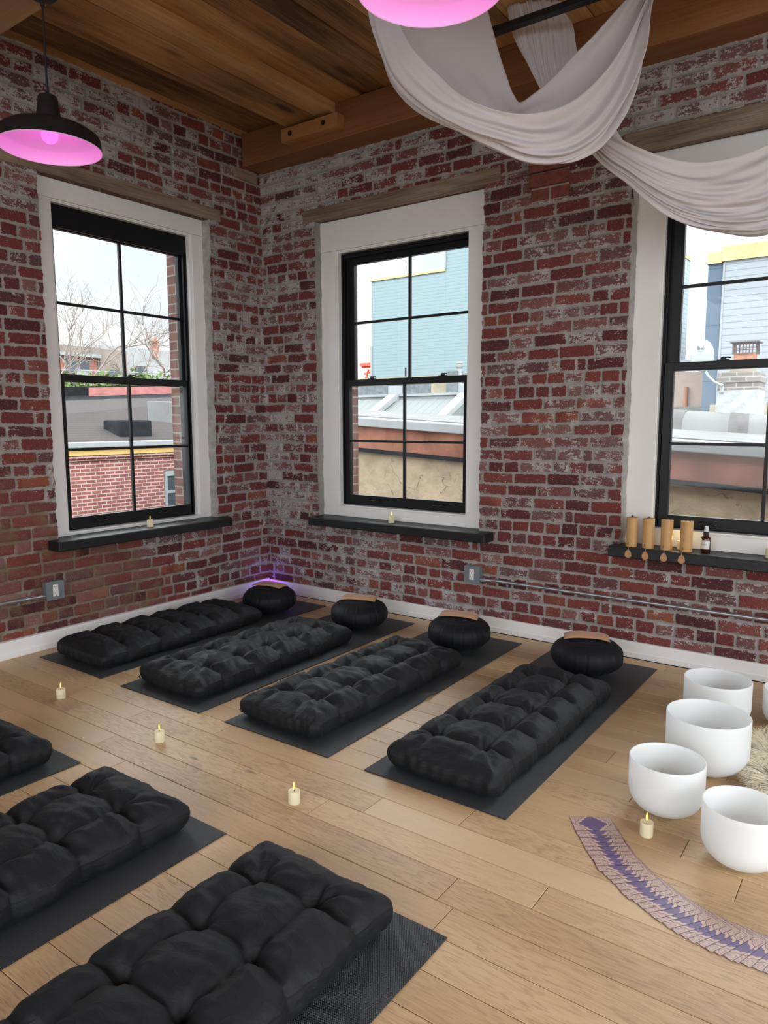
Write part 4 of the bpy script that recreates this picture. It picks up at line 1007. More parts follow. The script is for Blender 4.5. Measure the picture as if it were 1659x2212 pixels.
conduit('grey metal conduit running left from the outlet on the left brick wall', [(XA + 0.03, -1.880, 0.325), (XA + 0.028, -1.92, 0.325), (XA + 0.016, -1.96, 0.325), (XA + 0.0135, -2.1, 0.325), (XA + 0.0135, -3.54, 0.320)], [(XA + 0.0145, -2.03, 0.325), (XA + 0.0135, -2.6, 0.323)])
r = empty('wall_nail', 'rusty nail with a bent wire on the right brick wall between the windows', 'nail', (2.553, YB, 2.482), 0)
MB().tube([(0, 0.01, 0), (0, -0.012, 0)], 0.0035, 8).build('shank', M['slot'], r)
MB().tube([(0, -0.010, -0.002), (0.001, -0.010, -0.05), (0.006, -0.008, -0.085), (0.014, -0.004, -0.11)], 0.0014, 6).build('wire', M['slot'], r)

# ------------------------------------------------------------------ lamps, rail, drapes
def pendant(label, x, y, zrim, ztop):
    r = empty('pendant_lamp', label, 'pendant lamp', (x, y, zrim), 0, 'black enamel pendant lamps with pink bulbs')
    hb = 0.205
    c = MB(); c.lathe([(0, ztop - zrim - 0.001), (0.062, ztop - zrim - 0.001), (0.062, ztop - zrim - 0.012), (0.050, ztop - zrim - 0.022), (0.02, ztop - zrim - 0.027), (0, ztop - zrim - 0.027)], 36); c.build('ceiling_rose', M['lampblack'], r, smooth=True)
    k = MB(); k.tube([(0, 0, ztop - zrim - 0.020), (0, 0, ztop - zrim - 0.055)], 0.009, 12); k.tube([(0, 0, ztop - zrim - 0.04), (0, 0, hb + 0.015)], 0.0042, 10); k.tube([(0, 0, hb + 0.02), (0, 0, hb - 0.004)], [0.006, 0.011], 14); k.build('cord', M['cord'], r, smooth=True)
    n = MB(); n.lathe([(0.0, hb), (0.034, hb), (0.038, hb - 0.006), (0.050, 0.108), (0.051, 0.1)], 40); n.build('neck', M['lampblack'], r, smooth=True)
    R = 0.2035
    outer = [(0.048, 0.112), (0.075, 0.106), (0.12, 0.092), (0.165, 0.074), (0.190, 0.058), (0.1965, 0.050), (R - 0.002, 0.004), (R, 0.0)]
    inner = [(R - 0.004, 0.0), (0.1925, 0.046), (0.186, 0.054), (0.16, 0.070), (0.115, 0.087), (0.07, 0.100), (0.045, 0.104), (0.0, 0.104)]
    s = MB(); s.lathe(outer, 72, cap=False); sh = s.build('shade', M['lampblack'], r, smooth=True); sh.data.set_sharp_from_angle(angle=0.7)
    s = MB(); s.lathe([(R, 0.0), (R - 0.002, -0.0022), (R - 0.004, 0.0)] + inner[1:], 72, cap=False); i = s.build('shade_lining', M['lampwhite'], r, smooth=True); i.data.set_sharp_from_angle(angle=0.55)
    b = MB(); b.lathe([(0.014, 0.104), (0.017, 0.090), (0.026, 0.076), (0.0325, 0.060), (0.0335, 0.050), (0.029, 0.034), (0.017, 0.023), (0.0, 0.019)], 32); b.build('bulb', M['bulb'], r, smooth=True)
    l = bpy.data.lights.new('lamp_glow', 'POINT'); l.energy = LAMP; l.color = (1.0, 0.09, 0.78); l.shadow_soft_size = 0.03
    lo = link(bpy.data.objects.new('lamp_glow', l), r); lo.location = (0, 0, 0.03)
    return r
LAMP = 2.0
pendant('black pendant lamp with pink light at the upper left', 1.122, -2.345, 2.480, 3.085)
pendant('pendant lamp with pink light cut by the top edge in front of the white drape', 2.981, -2.335, 2.503, 3.085)
tag(MB().box(2.26, 5.2, -0.725, -0.685, 3.225, 3.258).build('track_rail', M['rail'], bevel=0.003), 'black ceiling rail behind the white drapes', 'rail')
def cr(pts, n):
    P = np.array(pts, float); d = np.concatenate([[0], np.cumsum(np.linalg.norm(np.diff(P, axis=0), axis=1))]); d /= d[-1]
    t = np.linspace(0, 1, n); out = np.zeros((n, 3))
    m = np.gradient(P, d, axis=0)
    i = np.clip(np.searchsorted(d, t) - 1, 0, len(d) - 2); h = (d[i + 1] - d[i])[:, None]; s = ((t - d[i])[:, None]) / h
    return (2 * s**3 - 3 * s**2 + 1) * P[i] + (s**3 - 2 * s**2 + s) * h * m[i] + (-2 * s**3 + 3 * s**2) * P[i + 1] + (s**3 - s**2) * h * m[i + 1]
def drape(name, label, Fl, Bl, Kl, amp, nf, seed, tail=None):
    nt_, ns = 200, 150
    F_, B_, K_ = cr(Fl, nt_), cr(Bl, nt_), cr(Kl, nt_)
    s = np.linspace(0, 1, ns)[None, :, None]; T = np.linspace(0, 1, nt_)[:, None]
    C_ = 2 * B_ - 0.5 * (F_ + K_)
    P = (1 - s)**2 * F_[:, None] + 2 * s * (1 - s) * C_[:, None] + s**2 * K_[:, None]
    du = np.gradient(P, axis=1); dt = np.gradient(P, axis=0); n = np.cross(dt, du); n /= np.maximum(np.linalg.norm(n, axis=2, keepdims=True), 1e-9)
    S = s[..., 0] + 0 * T
    rg = np.random.default_rng(seed); f = np.zeros(S.shape)
    for k in range(len(nf)):
        fr = nf[k]; ph = rg.uniform(0, 6); f += np.sin(2 * PI * fr * (S + 0.05 * np.sin(2 * PI * T + ph) + rg.uniform(-.12, .12) * (T - .5)) + ph) / fr ** 0.45
    f += 0.35 * wnoise(S * 9, T * 2.0, 3, seed + 1)
    w = amp(T, S)
    P = P + n * (f * w)[..., None]
    k = np.arange(nt_ * ns).reshape(nt_, ns)
    o = np_mesh(name, P.reshape(-1, 3), np.stack([k[:-1, :-1], k[:-1, 1:], k[1:, 1:], k[1:, :-1]], -1).reshape(-1, 4), M['drape'])
    md = o.modifiers.new('thickness', 'SOLIDIFY'); md.thickness = 0.0012; md.offset = 0
    return tag(o, label, 'drape', 'white sheer drapes swagged from the ceiling')
F1 = [[2.130, -1.262, 3.30], [2.185, -1.355, 3.145], [2.297, -1.455, 2.934], [2.382, -1.486, 2.824], [2.475, -1.483, 2.726], [2.568, -1.467, 2.634], [2.671, -1.415, 2.575], [2.756, -1.343, 2.555], [2.833, -1.248, 2.575], [2.89, -1.107, 2.65], [2.949, -0.943, 2.794], [2.982, -0.794, 2.961], [3.002, -0.668, 3.118], [3.03, -0.514, 3.339]]
B1 = [[1.948, -1.24, 3.387], [2.031, -1.306, 3.215], [2.113, -1.372, 3.049], [2.198, -1.411, 2.879], [2.256, -1.436, 2.766], [2.354, -1.433, 2.648], [2.464, -1.391, 2.571], [2.63, -1.297, 2.48], [2.761, -1.199, 2.417], [2.854, -1.107, 2.42], [2.932, -1.004, 2.482], [2.991, -0.876, 2.626], [3.029, -0.704, 2.916], [3.02, -0.597, 3.171], [3.04, -0.48, 3.351]]
K1 = [[2.262, -0.716, 3.425], [2.295, -0.752, 3.354], [2.371, -0.817, 3.177], [2.429, -0.869, 3.049], [2.49, -0.919, 2.924], [2.556, -0.965, 2.799], [2.602, -0.989, 2.75], [2.65, -0.975, 2.776], [2.716, -0.93, 2.842], [2.774, -0.86, 2.939], [2.831, -0.78, 3.034], [2.879, -0.706, 3.127], [2.927, -0.618, 3.23], [3.01, -0.472, 3.384]]
drape('draped_fabric', 'white sheer drape looping low in front of the ceiling beam, behind the cut-off lamp', F1, B1, K1,
      lambda T, S: (0.004 + 0.022 * sstep_np(T, 0.12, 0.5)) * (1 - 0.5 * sstep_np(T, 0.75, 1.0)) * (0.25 + 0.75 * np.sin(PI * np.clip(S * 1.25, 0, 1)) ** 0.5), [3.0, 5.0, 8.0, 13.0], 3)
F2 = [[2.543, -0.425, 3.428], [2.550, -0.430, 3.40], [2.611, -0.451, 3.296], [2.66, -0.512, 3.152], [2.736, -0.59, 2.937], [2.814, -0.647, 2.766], [2.87, -0.682, 2.68], [2.96, -0.69, 2.606], [3.047, -0.673, 2.553], [3.126, -0.647, 2.513], [3.258, -0.581, 2.481], [3.396, -0.504, 2.497], [3.512, -0.424, 2.546], [3.667, -0.29, 2.689], [3.81, -0.20, 2.969], [3.87, -0.20, 3.3]]
B2 = [[2.447, -0.519, 3.425], [2.455, -0.523, 3.399], [2.506, -0.563, 3.218], [2.58, -0.62, 2.987], [2.683, -0.655, 2.763], [2.793, -0.673, 2.61], [2.887, -0.669, 2.521], [2.994, -0.63, 2.432], [3.076, -0.608, 2.35], [3.155, -0.574, 2.284], [3.303, -0.49, 2.215], [3.421, -0.419, 2.197], [3.522, -0.358, 2.203], [3.7, -0.255, 2.351], [3.824, -0.21, 2.975], [3.88, -0.21, 3.32]]
K2 = [[2.304, -0.550, 3.428], [2.308, -0.553, 3.41], [2.359, -0.589, 3.262], [2.453, -0.61, 3.088], [2.559, -0.621, 2.919], [2.713, -0.585, 2.80], [2.837, -0.518, 2.767], [2.912, -0.505, 2.66], [3.013, -0.471, 2.57], [3.093, -0.446, 2.52], [3.223, -0.382, 2.481], [3.365, -0.302, 2.495], [3.484, -0.232, 2.551], [3.649, -0.20, 2.711], [3.81, -0.20, 3.01], [3.88, -0.20, 3.34]]
drape('draped_fabric', 'white sheer drape hanging in many folds across the top of the right window', F2, B2, K2,
      lambda T, S: (0.008 + 0.020 * sstep_np(T, 0.25, 0.6)) * (0.3 + 0.7 * np.sin(PI * np.clip(S * 1.2, 0, 1)) ** 0.5), [4.0, 9.0, 14.0, 23.0], 8)
r = empty('accent_light', 'small violet accent light in the corner behind the zafu', 'light', (0.055, -0.075, 0.0003), 0)
MB().lathe([(0, 0), (0.038, 0), (0.040, 0.004), (0.040, 0.020), (0.034, 0.024), (0.0, 0.024)], 32).build('puck', M['slot'], r, smooth=True)
MB().lathe([(0, 0.0243), (0.030, 0.0243), (0.030, 0.0265), (0, 0.0265)], 32).build('lens', M['purple'], r)
l = bpy.data.lights.new('violet_glow', 'POINT'); l.energy = 0.45; l.color = (0.24, 0.0, 1.0); l.shadow_soft_size = 0.02
lo = link(bpy.data.objects.new('violet_glow', l), r); lo.location = (0, 0, 0.05)
# ------------------------------------------------------------------ outside, right wall side
M['stucco'] = simple('tan_stucco', (0.30, 0.235, 0.16), 0.9, nscale=3.5, namp=0.3, bmp=0.02)
_m, _nt, _b = new_mat('tan_stucco_cracked'); _p = objco(_nt)
_v = nd(_nt, 'ShaderNodeTexVoronoi', {'Vector': nd(_nt, 'ShaderNodeVectorMath', {0: _p, 1: nd(_nt, 'ShaderNodeVectorMath', {0: noise(_nt, _p, 5, 4, out=1), 'Scale': 0.35}, operation='SCALE').outputs[0]}, operation='ADD').outputs[0], 'Scale': 2.6}, feature='DISTANCE_TO_EDGE').outputs[0]
_c = ramp(_nt, noise(_nt, _p, 3.0, 6, 0.6), [(0.3, (0.20, 0.155, 0.105)), (0.7, (0.36, 0.285, 0.20))])
_k = mth(_nt, 'MULTIPLY', mth(_nt, 'SUBTRACT', 1.0, sstep(_nt, _v, 0.004, 0.02)), sstep(_nt, noise(_nt, _p, 4, 3), 0.45, 0.6))
setin(_nt, _b, 'Base Color', mixc(_nt, mth(_nt, 'MULTIPLY', _k, 0.7), _c, (0.07, 0.05, 0.035))); setin(_nt, _b, 'Normal', bump(_nt, noise(_nt, _p, 9, 5), 0.6, 0.03)); M['stucco'] = _m
M['copper'] = simple('weathered_copper', (0.22, 0.10, 0.068), 0.6, nscale=2.2, namp=0.45)
M['coping'] = simple('white_coping', (0.25, 0.262, 0.262), 0.6, nscale=2, namp=0.08)
M['roofwhite'] = simple('white_roof_coating', (0.155, 0.155, 0.15), 0.8, nscale=1.6, namp=0.16)
M['rooftan'] = simple('tan_roof_wall', (0.27, 0.245, 0.18), 0.85, nscale=5, namp=0.2)
M['roofgrey'] = simple('grey_roofing', (0.13, 0.145, 0.15), 0.85, nscale=9, namp=0.3)
M['patch'] = simple('grey_patch', (0.11, 0.103, 0.10), 0.9, nscale=6, namp=0.2)
M['render'] = simple('white_chimney_render', (0.31, 0.32, 0.325), 0.8, nscale=7, namp=0.12, bmp=0.03)
M['chimbrick'] = plain_brick('chimney_brick', (0.13, 0.11, 0.095), (0.21, 0.185, 0.16), (0.28, 0.265, 0.245), bw=0.2, rh=0.072, ms=0.012, vec='sz')
M['clay'] = simple('clay_pot', (0.30, 0.14, 0.085), 0.8, nscale=12, namp=0.15)
M['cage'] = simple('rusty_cage', (0.10, 0.07, 0.06), 0.8)
M['teal'] = lap_siding('teal_siding', (0.222, 0.292, 0.306), 0.105, dark=0.80, line=0.3)
M['greysiding'] = lap_siding('grey_siding', (0.27, 0.295, 0.31), 0.118, dark=0.45, line=0.14)
M['bluesiding'] = lap_siding('blue_grey_siding', (0.28, 0.33, 0.36), 0.125, dark=0.65, line=0.2)
M['panel'] = lap_siding('dark_panels', (0.085, 0.115, 0.15), 1.05, dark=0.35, line=0.012)
M['sheath'] = simple('yellow_sheathing', (0.42, 0.315, 0.17), 0.7, nscale=3, namp=0.2)
M['dish'] = simple('dish_paint', (0.33, 0.355, 0.345), 0.5)
M['dishgrey'] = simple('dish_mark', (0.10, 0.12, 0.13), 0.6)
M['red'] = simple('red_orange_paint', (0.60, 0.09, 0.04), 0.6)
M['metalw'] = lap_siding('white_roof_metal', (0.165, 0.175, 0.172), 0.16, dark=0.7, line=0.12, vert=True)
M['shingle'] = lap_siding('grey_brown_shingles', (0.060, 0.052, 0.050), 0.045, dark=0.75, line=0.3)
M['tar'] = simple('black_roofing', (0.016, 0.017, 0.019), 0.55, nscale=5, namp=0.35, bmp=0.03)
M['bark'] = simple('grey_bark', (0.20, 0.165, 0.14), 0.9, nscale=20, namp=0.2)
M['leaf'] = simple('spring_leaves', (0.075, 0.13, 0.02), 0.7, nscale=8, namp=0.4)
M['redbrick'] = plain_brick('neighbour_brick', (0.20, 0.055, 0.045), (0.29, 0.09, 0.07), (0.43, 0.39, 0.35), bw=0.215, rh=0.075, ms=0.011, vec='yz')
M['farbrick'] = simple('far_brick', (0.24, 0.105, 0.08), 0.9, nscale=3, namp=0.2)
M['farpale'] = simple('far_pale_wall', (0.27, 0.27, 0.27), 0.9, nscale=1, namp=0.1)
M['farroof'] = simple('far_roof', (0.20, 0.165, 0.14), 0.9, nscale=1, namp=0.15)
M['darkglass'] = simple('dark_window_glass', (0.05, 0.06, 0.07), 0.1)
M['asphalt'] = simple('yard_ground', (0.16, 0.16, 0.155), 0.9, nscale=1, namp=0.2)
tag(MB().box(-90, 60, -60, 90, -7.0, -6.8).build('ground', M['asphalt']), 'grey ground of the back yards outside', 'ground', kind='structure')

def zc(x): return 1.308 - 0.0605 * (x + 1.49)            # underside of the coping, sloping with x
def band(mb, x0, x1, y0, y1, lo, hi):
    mb.add([(x0, y0, zc(x0) + lo), (x1, y0, zc(x1) + lo), (x1, y1, zc(x1) + lo), (x0, y1, zc(x0) + lo), (x0, y0, zc(x0) + hi), (x1, y0, zc(x1) + hi), (x1, y1, zc(x1) + hi), (x0, y1, zc(x0) + hi)],
           [(0, 3, 2, 1), (4, 5, 6, 7), (0, 1, 5, 4), (1, 2, 6, 5), (2, 3, 7, 6), (3, 0, 4, 7)])
nb = empty('neighbour_building', 'tan stucco building with a copper band under its white roof edge', 'building', (0, 3.0, -6.8))
def inb(mb, name, m, par=nb, **k):
    o = mb.build(name, m, par, **k); o.location = -par.location; return o
mb = MB(); mb.add([(-1.60, 3.0, -6.8), (7, 3.0, -6.8), (7, 9.0, -6.8), (-1.60, 9.0, -6.8), (-1.60, 3.0, zc(-1.6) - 0.29), (7, 3.0, zc(7) - 0.29), (7, 9.0, zc(7) - 0.29), (-1.60, 9.0, zc(-1.6) - 0.29)],
                  [(0, 3, 2, 1), (4, 5, 6, 7), (0, 1, 5, 4), (1, 2, 6, 5), (2, 3, 7, 6), (3, 0, 4, 7)]); inb(mb, 'stucco_wall', M['stucco'])
mb = MB(); band(mb, -1.64, 7, 2.96, 9.0, -0.275, -0.005); inb(mb, 'copper_flashing', M['copper'])
mb = MB(); band(mb, -1.66, 7, 2.935, 9.0, -0.315, -0.268); inb(mb, 'drip_edge', M['tar'])
mb = MB(); band(mb, -1.72, 7, 2.90, 3.3, -0.002, 0.100); inb(mb, 'coping', M['coping'], bevel=0.01)
mb = MB(); band(mb, -6.0, 7, 3.28, 8.6, -0.2, 0.112); inb(mb, 'roof', M['roofwhite'])
mb = MB(); band(mb, -6.0, 7, 9.0, 10.8, -1.2, -0.6); inb(mb, 'lower_roof', M['roofgrey'])
# raised parapet with patches, seen through the right window
def par_top(x): return 1.485 - 0.0686 * (x - 1.41)
mb = MB(); X0, X1 = 0.2, 5.0
pr = [(6.38, -0.30), (6.42, -0.10), (6.50, -0.01), (6.62, 0.02), (6.85, 0.0), (7.0, -0.3)]
V = [(x, yy, par_top(x) + dz) for x in np.linspace(X0, X1, 25) for yy, dz in pr]; n = len(pr)
mb.add(V, [(i * n + j, i * n + j + 1, (i + 1) * n + j + 1, (i + 1) * n + j) for i in range(24) for j in range(n - 1)]); inb(mb, 'parapet', M['roofwhite'], smooth=True)
for xa, xb in ((1.30, 1.56), (2.13, 2.36)):
    mb = MB()
    V = [(x + 0.02 * math.sin(9 * yy + x * 3), yy - 0.006, par_top(x) + dz + 0.006) for x in np.linspace(xa, xb, 5) for yy, dz in pr[:4]]
    mb.add(V, [(i * 4 + j, i * 4 + j + 1, (i + 1) * 4 + j + 1, (i + 1) * 4 + j) for i in range(4) for j in range(3)])
    inb(mb, 'roof_patch', M['patch'], smooth=True)
ch = empty('chimney', 'chimney with white rendered base, worn brick top and caged clay pot outside the right window', 'chimney', (2.19, 6.88, 1.2))
def rel(mb, name, m, par, **k):
    o = mb.build(name, m, par, **k); o.location = -Vector(par.location); return o
mb = MB(); zs = np.linspace(1.20, 1.76, 15); rg = np.random.default_rng(2); V = []
for z in zs:
    f = 0.035 * math.exp(-(z - 1.3) / 0.12) if z > 1.3 else 0.045
    for k in range(40):
        w = 2 * PI * k / 40; c_, s_ = math.cos(w), math.sin(w); m_ = max(abs(c_), abs(s_)) ** 0.82; rr_ = (0.268 + f + 0.006 * math.sin(k * 5 + z * 30) + rg.uniform(-.004, .004)) / m_
        V.append((2.19 + rr_ * c_, 6.88 + rr_ * s_, z))
mb.add(V, [(i * 40 + k, i * 40 + (k + 1) % 40, (i + 1) * 40 + (k + 1) % 40, (i + 1) * 40 + k) for i in range(14) for k in range(40)] + [tuple(14 * 40 + k for k in range(40))]); rel(mb, 'rendered_base', M['render'], ch, smooth=True)
mb = MB(); mb.box(1.935, 2.445, 6.625, 7.135, 1.72, 2.00); mb.box(1.915, 2.465, 6.605, 7.155, 1.86, 1.935); rel(mb, 'brick_stack', M['chimbrick'], ch, bevel=0.012)
mb = MB(); mb.box(2.06, 2.34, 6.74, 7.02, 2.0, 2.075); rel(mb, 'mortar_bed', M['rooftan'], ch, bevel=0.01)
mb = MB(); mb.box(2.095, 2.345, 6.76, 7.0, 2.07, 2.25); rel(mb, 'clay_pot', M['clay'], ch, bevel=0.01)
mb = MB(); z0, z1 = 2.245, 2.395
for i in range(8):
    xx = 2.08 + 0.285 * i / 7
    for yy in (6.745, 7.015): mb.box(xx - 0.004, xx + 0.004, yy - 0.004, yy + 0.004, z0, z1)
for i in range(1, 4):
    yy = 6.745 + 0.27 * i / 4
    for xx in (2.08, 2.365): mb.box(xx - 0.005, xx + 0.005, yy - 0.005, yy + 0.005, z0, z1)
for z in (z0 + 0.01, (z0 + z1) / 2): mb.frame(2.075, 2.37, z - 0.004, z + 0.004, 6.742, 6.748, 0.01, 0.01, 0.004, 0.004); mb.frame(2.075, 2.37, z - 0.004, z + 0.004, 7.012, 7.018, 0.01, 0.01, 0.004, 0.004)
mb.box(2.045, 2.40, 6.71, 7.05, z1, z1 + 0.012); rel(mb, 'spark_cage', M['cage'], ch)
dh = empty('satellite_dish', 'pale satellite dish on an arm beside the chimney outside the right window', 'satellite dish', (1.80, 6.45, 1.55))
dd = empty('dish_pivot', None, None); bpy.data.objects.remove(dd)
V = []; F = []
for i in range(13):
    q = i / 12
    for k in range(56):
        w = 2 * PI * k / 56; V.append((0.185 * q * math.cos(w), 0.045 * (q * q - 1), 0.215 * q * math.sin(w)))
F = [(i * 56 + k, i * 56 + (k + 1) % 56, (i + 1) * 56 + (k + 1) % 56, (i + 1) * 56 + k) for i in range(12) for k in range(56)]
mb = MB(); mb.add(V, F); ro = mb.build('reflector', M['dish'], dh, smooth=True, weld=1e-5); ro.modifiers.new('t', 'SOLIDIFY').thickness = 0.008
ro.location = (-0.035, -0.02, 0.67); ro.rotation_euler = (0.12, 0.12, -0.42)
mk = MB(); poly = [(-0.062, -0.028), (-0.062, 0.030), (-0.030, 0.030), (0.0, 0.018), (0.010, 0.0), (0.0, -0.018), (-0.030, -0.028)]
def flat(mb, poly, y): mb.add([(x, y, z) for x, z in poly], [tuple(range(len(poly)))])
flat(mk, [(-0.062, -0.026), (-0.062, 0.030), (-0.050, 0.030), (-0.022, 0.016), (-0.002, -0.008), (-0.014, -0.026)], 0)
arc = [(0.005 + 0.055 * math.cos(a), 0.030 - 0.058 * math.sin(a)) for a in np.linspace(0.15, 1.5, 9)]; arc2 = [(0.012 + 0.030 * math.cos(a), 0.030 - 0.034 * math.sin(a)) for a in np.linspace(1.5, 0.2, 9)]
flat(mk, arc + arc2, 0); flat(mk, [(0.042, 0.034), (0.058, 0.044), (0.058, -0.026), (0.046, -0.026), (0.046, 0.01)], 0)
g = mk.build('emblem', M['dishgrey'], ro); g.location = (0.0, -0.046, 0.105); g.scale = (0.8, 1, 0.85)
t = text_mesh('lettering', 'DIRECTV', 0.019, M['dishgrey'], ro, align='CENTER'); t.rotation_euler = (PI / 2, 0, 0); t.location = (0.0, -0.050, 0.055)
mb = MB(); mb.tube([(0.0, 0.03, 0.48), (0.06, -0.03, 0.40), (0.14, -0.06, 0.32), (0.20, 0.02, 0.28)], 0.016, 10); mb.tube([(-0.02, 0.0, 0.66), (-0.01, 0.06, 0.52), (0.0, 0.03, 0.46)], 0.02, 10); mb.build('mast_arm', M['dish'], dh, smooth=True)
mb = MB(); mb.tube([(-0.05, -0.03, 0.45), (-0.13, -0.20, 0.47)], 0.012, 8); mb.box(-0.19, -0.10, -0.26, -0.19, 0.45, 0.49); mb.build('feed_arm', M['dish'], dh)
mb = MB(); mb.tube([(0.20, 0.02, 0.28), (0.20, 0.16, 0.28)], 0.02, 10); mb.tube([(0.20, 0.16, 0.28), (0.20, 0.165, 0.18)], 0.02, 10); mb.build('bracket', M['dish'], dh)
gb = empty('siding_building', 'tall building with grey lap siding and a dark panelled corner outside the right window', 'building', (2, 12, -6.8))
rel(MB().box(1.075, 6, 11.0, 17, -6.8, 4.31), 'siding_wall', M['greysiding'], gb); rel(MB().box(0.78, 1.05, 11.02, 17, -6.8, 4.29), 'panel_strip', M['panel'], gb)
rel(MB().box(1.045, 1.08, 10.985, 11.1, -6.8, 4.33), 'corner_trim', M['coping'], gb)
mb = MB(); mb.box(1.02, 6.1, 10.95, 17.1, 4.312, 4.58); rel(mb, 'roof_edge', M['sheath'], gb); rel(MB().box(0.76, 1.02, 10.97, 17.1, 4.292, 4.50), 'roof_edge', M['sheath'], gb)
rel(MB().box(0.95, 6.05, 10.93, 11.2, -6.8, 1.66), 'base_wall', M['rooftan'], gb)
lw = empty('low_building', 'low tan building with a vertical pipe seen under the satellite dish', 'building', (-0.2, 13.0, -6.8))
rel(MB().box(-1.6, 0.70, 13.0, 15.0, -6.8, 2.62), 'wall', simple('dusty_brick', (0.27, 0.205, 0.17), 0.9, nscale=6, namp=0.12), lw); rel(MB().box(-1.6, 0.7, 12.9, 15.0, 2.62, 2.68), 'roof_edge', M['coping'], lw)
rel(MB().tube([(0.02, 12.95, -1), (0.02, 12.95, 2.1)], 0.045, 10), 'drain_pipe', M['clay'], lw); rel(MB().box(-1.7, 0.72, 12.6, 13.0, -6.8, 1.66), 'ledge', M['roofwhite'], lw)
bb = empty('blue_siding_building', 'narrow strip of pale blue siding at the edge of the right window', 'building', (-1.8, 16, -6.8))
rel(MB().box(-2.8, -0.885, 16.0, 16.5, -6.8, 5.50), 'siding_wall', M['bluesiding'], bb); rel(MB().box(-2.85, -0.86, 15.97, 16.5, 5.502, 5.56), 'roof_edge', M['sheath'], bb)
tb = empty('teal_building', 'tall teal sided building with a stepped roof outside the middle window', 'building', (-7, 18, -6.8))
rel(MB().box(-10.93, -8.04, 16.0, 22, -6.8, 6.02), 'lower_wing', M['teal'], tb); rel(MB().box(-8.038, -3.2, 16.0, 22, -6.8, 6.70), 'taller_wing', M['teal'], tb)
rel(MB().box(-10.97, -8.04, 15.95, 22, 6.022, 6.09), 'roof_edge', M['sheath'], tb); rel(MB().box(-10.98, -10.92, 15.96, 16.1, -6.8, 3.9), 'corner_trim', M['coping'], tb); rel(MB().box(-8.07, -8.02, 15.96, 16.1, 6.09, 6.72), 'corner_trim', M['coping'], tb)
for x in (-9.82, -8.28): rel(MB().tube([(x, 16.4, 6.05), (x, 16.4, 6.50)], 0.016, 6), 'roof_rod', M['roofgrey'], tb)
# white metal roof monitor
mo = empty('metal_roof_house', 'white metal roofed shed with corrugated slope on the roof outside the middle window', 'roof shed', (-2.8, 6.2, 1.3))
mb = MB(); mb.add([(-5.2, 6.0, 1.40), (-1.93, 6.0, 1.40), (-1.93, 6.75, 1.76), (-5.2, 6.75, 1.80), (-5.2, 6.75, 1.3), (-1.93, 6.75, 1.3), (-5.2, 6.0, 1.3), (-1.93, 6.0, 1.3)], [(0, 1, 2, 3), (3, 2, 5, 4), (0, 3, 4, 6), (1, 7, 5, 2), (6, 7, 1, 0), (6, 4, 5, 7)]); rel(mb, 'sloped_roof', M['metalw'], mo)
mb = MB(); mb.box(-5.2, -1.95, 6.72, 6.85, 1.66, 1.80); mb.box(-5.2, -1.95, 6.68, 6.86, 1.80, 1.84); rel(mb, 'ridge_beam', M['coping'], mo)
for x in (-3.50, -2.02):
    k = MB(); k.add([(x - 0.09, 5.93, 1.36), (x + 0.09, 5.93, 1.36), (x + 0.12, 6.66, 1.74), (x - 0.06, 6.66, 1.76), (x - 0.09, 5.93, 1.46), (x + 0.09, 5.93, 1.46), (x + 0.12, 6.62, 1.84), (x - 0.06, 6.62, 1.84)], [(0, 3, 2, 1), (4, 5, 6, 7), (0, 1, 5, 4), (1, 2, 6, 5), (2, 3, 7, 6), (3, 0, 4, 7)]); k.box(x - 0.05, x + 0.13, 6.60, 6.80, 1.70, 1.98); rel(k, 'rib_post', M['coping'], mo, bevel=0.008)
rw = empty('rooftop_wall', 'low tan and grey rooftop wall behind the white metal shed', 'wall', (-3, 9, 1.02))
rel(MB().box(-6.2, -4.15, 9.0, 9.3, 1.02, 2.26), 'grey_section', M['roofgrey'], rw); rel(MB().box(-4.148, -3.02, 9.0, 9.3, 1.02, 2.26), 'tan_section', M['rooftan'], rw)
mb = MB(); mb.box(-3.018, -1.6, 8.9, 9.4, 1.02, 2.12); mb.box(-2.42, -2.05, 8.85, 9.4, 2.12, 2.24); rel(mb, 'stepped_section', M['roofgrey'], rw); rel(MB().box(-6.3, -3.2, 8.95, 9.35, 2.262, 2.31), 'cap', M['rooftan'], rw)
rel(MB().box(-3.6, -3.35, 8.7, 8.95, 1.9, 2.36), 'hatch', M['roofgrey'], rw)
vp = empty('vent_pipe', 'white roof vent pipe with a cap in front of the teal building', 'pipe', (-3.35, 8.8, 1.9))
rel(MB().tube([(-3.35, 8.8, 1.9), (-3.35, 8.8, 2.46)], 0.05, 16), 'pipe', M['coping'], vp, smooth=True); mb = MB(); mb.lathe([(0.065, 2.42), (0.085, 2.45), (0.085, 2.475), (0.06, 2.48), (0.06, 2.50), (0.08, 2.505), (0.08, 2.53), (0, 2.55)], 20, (-3.35, 8.8, 0)); rel(mb, 'cap', M['coping'], vp, smooth=True)
mastt = MB().tube([(-4.9, 9.15, 2.2), (-4.9, 9.15, 2.52)], 0.018, 6).build('roof_mast', M['tar']); tag(mastt, 'thin dark mast on the rooftop wall before the teal building', 'mast')
cb = empty('boom_lift', 'red orange lift frame far off at the left of the middle window', 'boom lift', (-12.5, 18, 2))
k = MB(); k.box(-12.95, -12.25, 17.9, 18.1, 3.42, 3.54); rel(k, 'basket', M['red'], cb); k = MB()
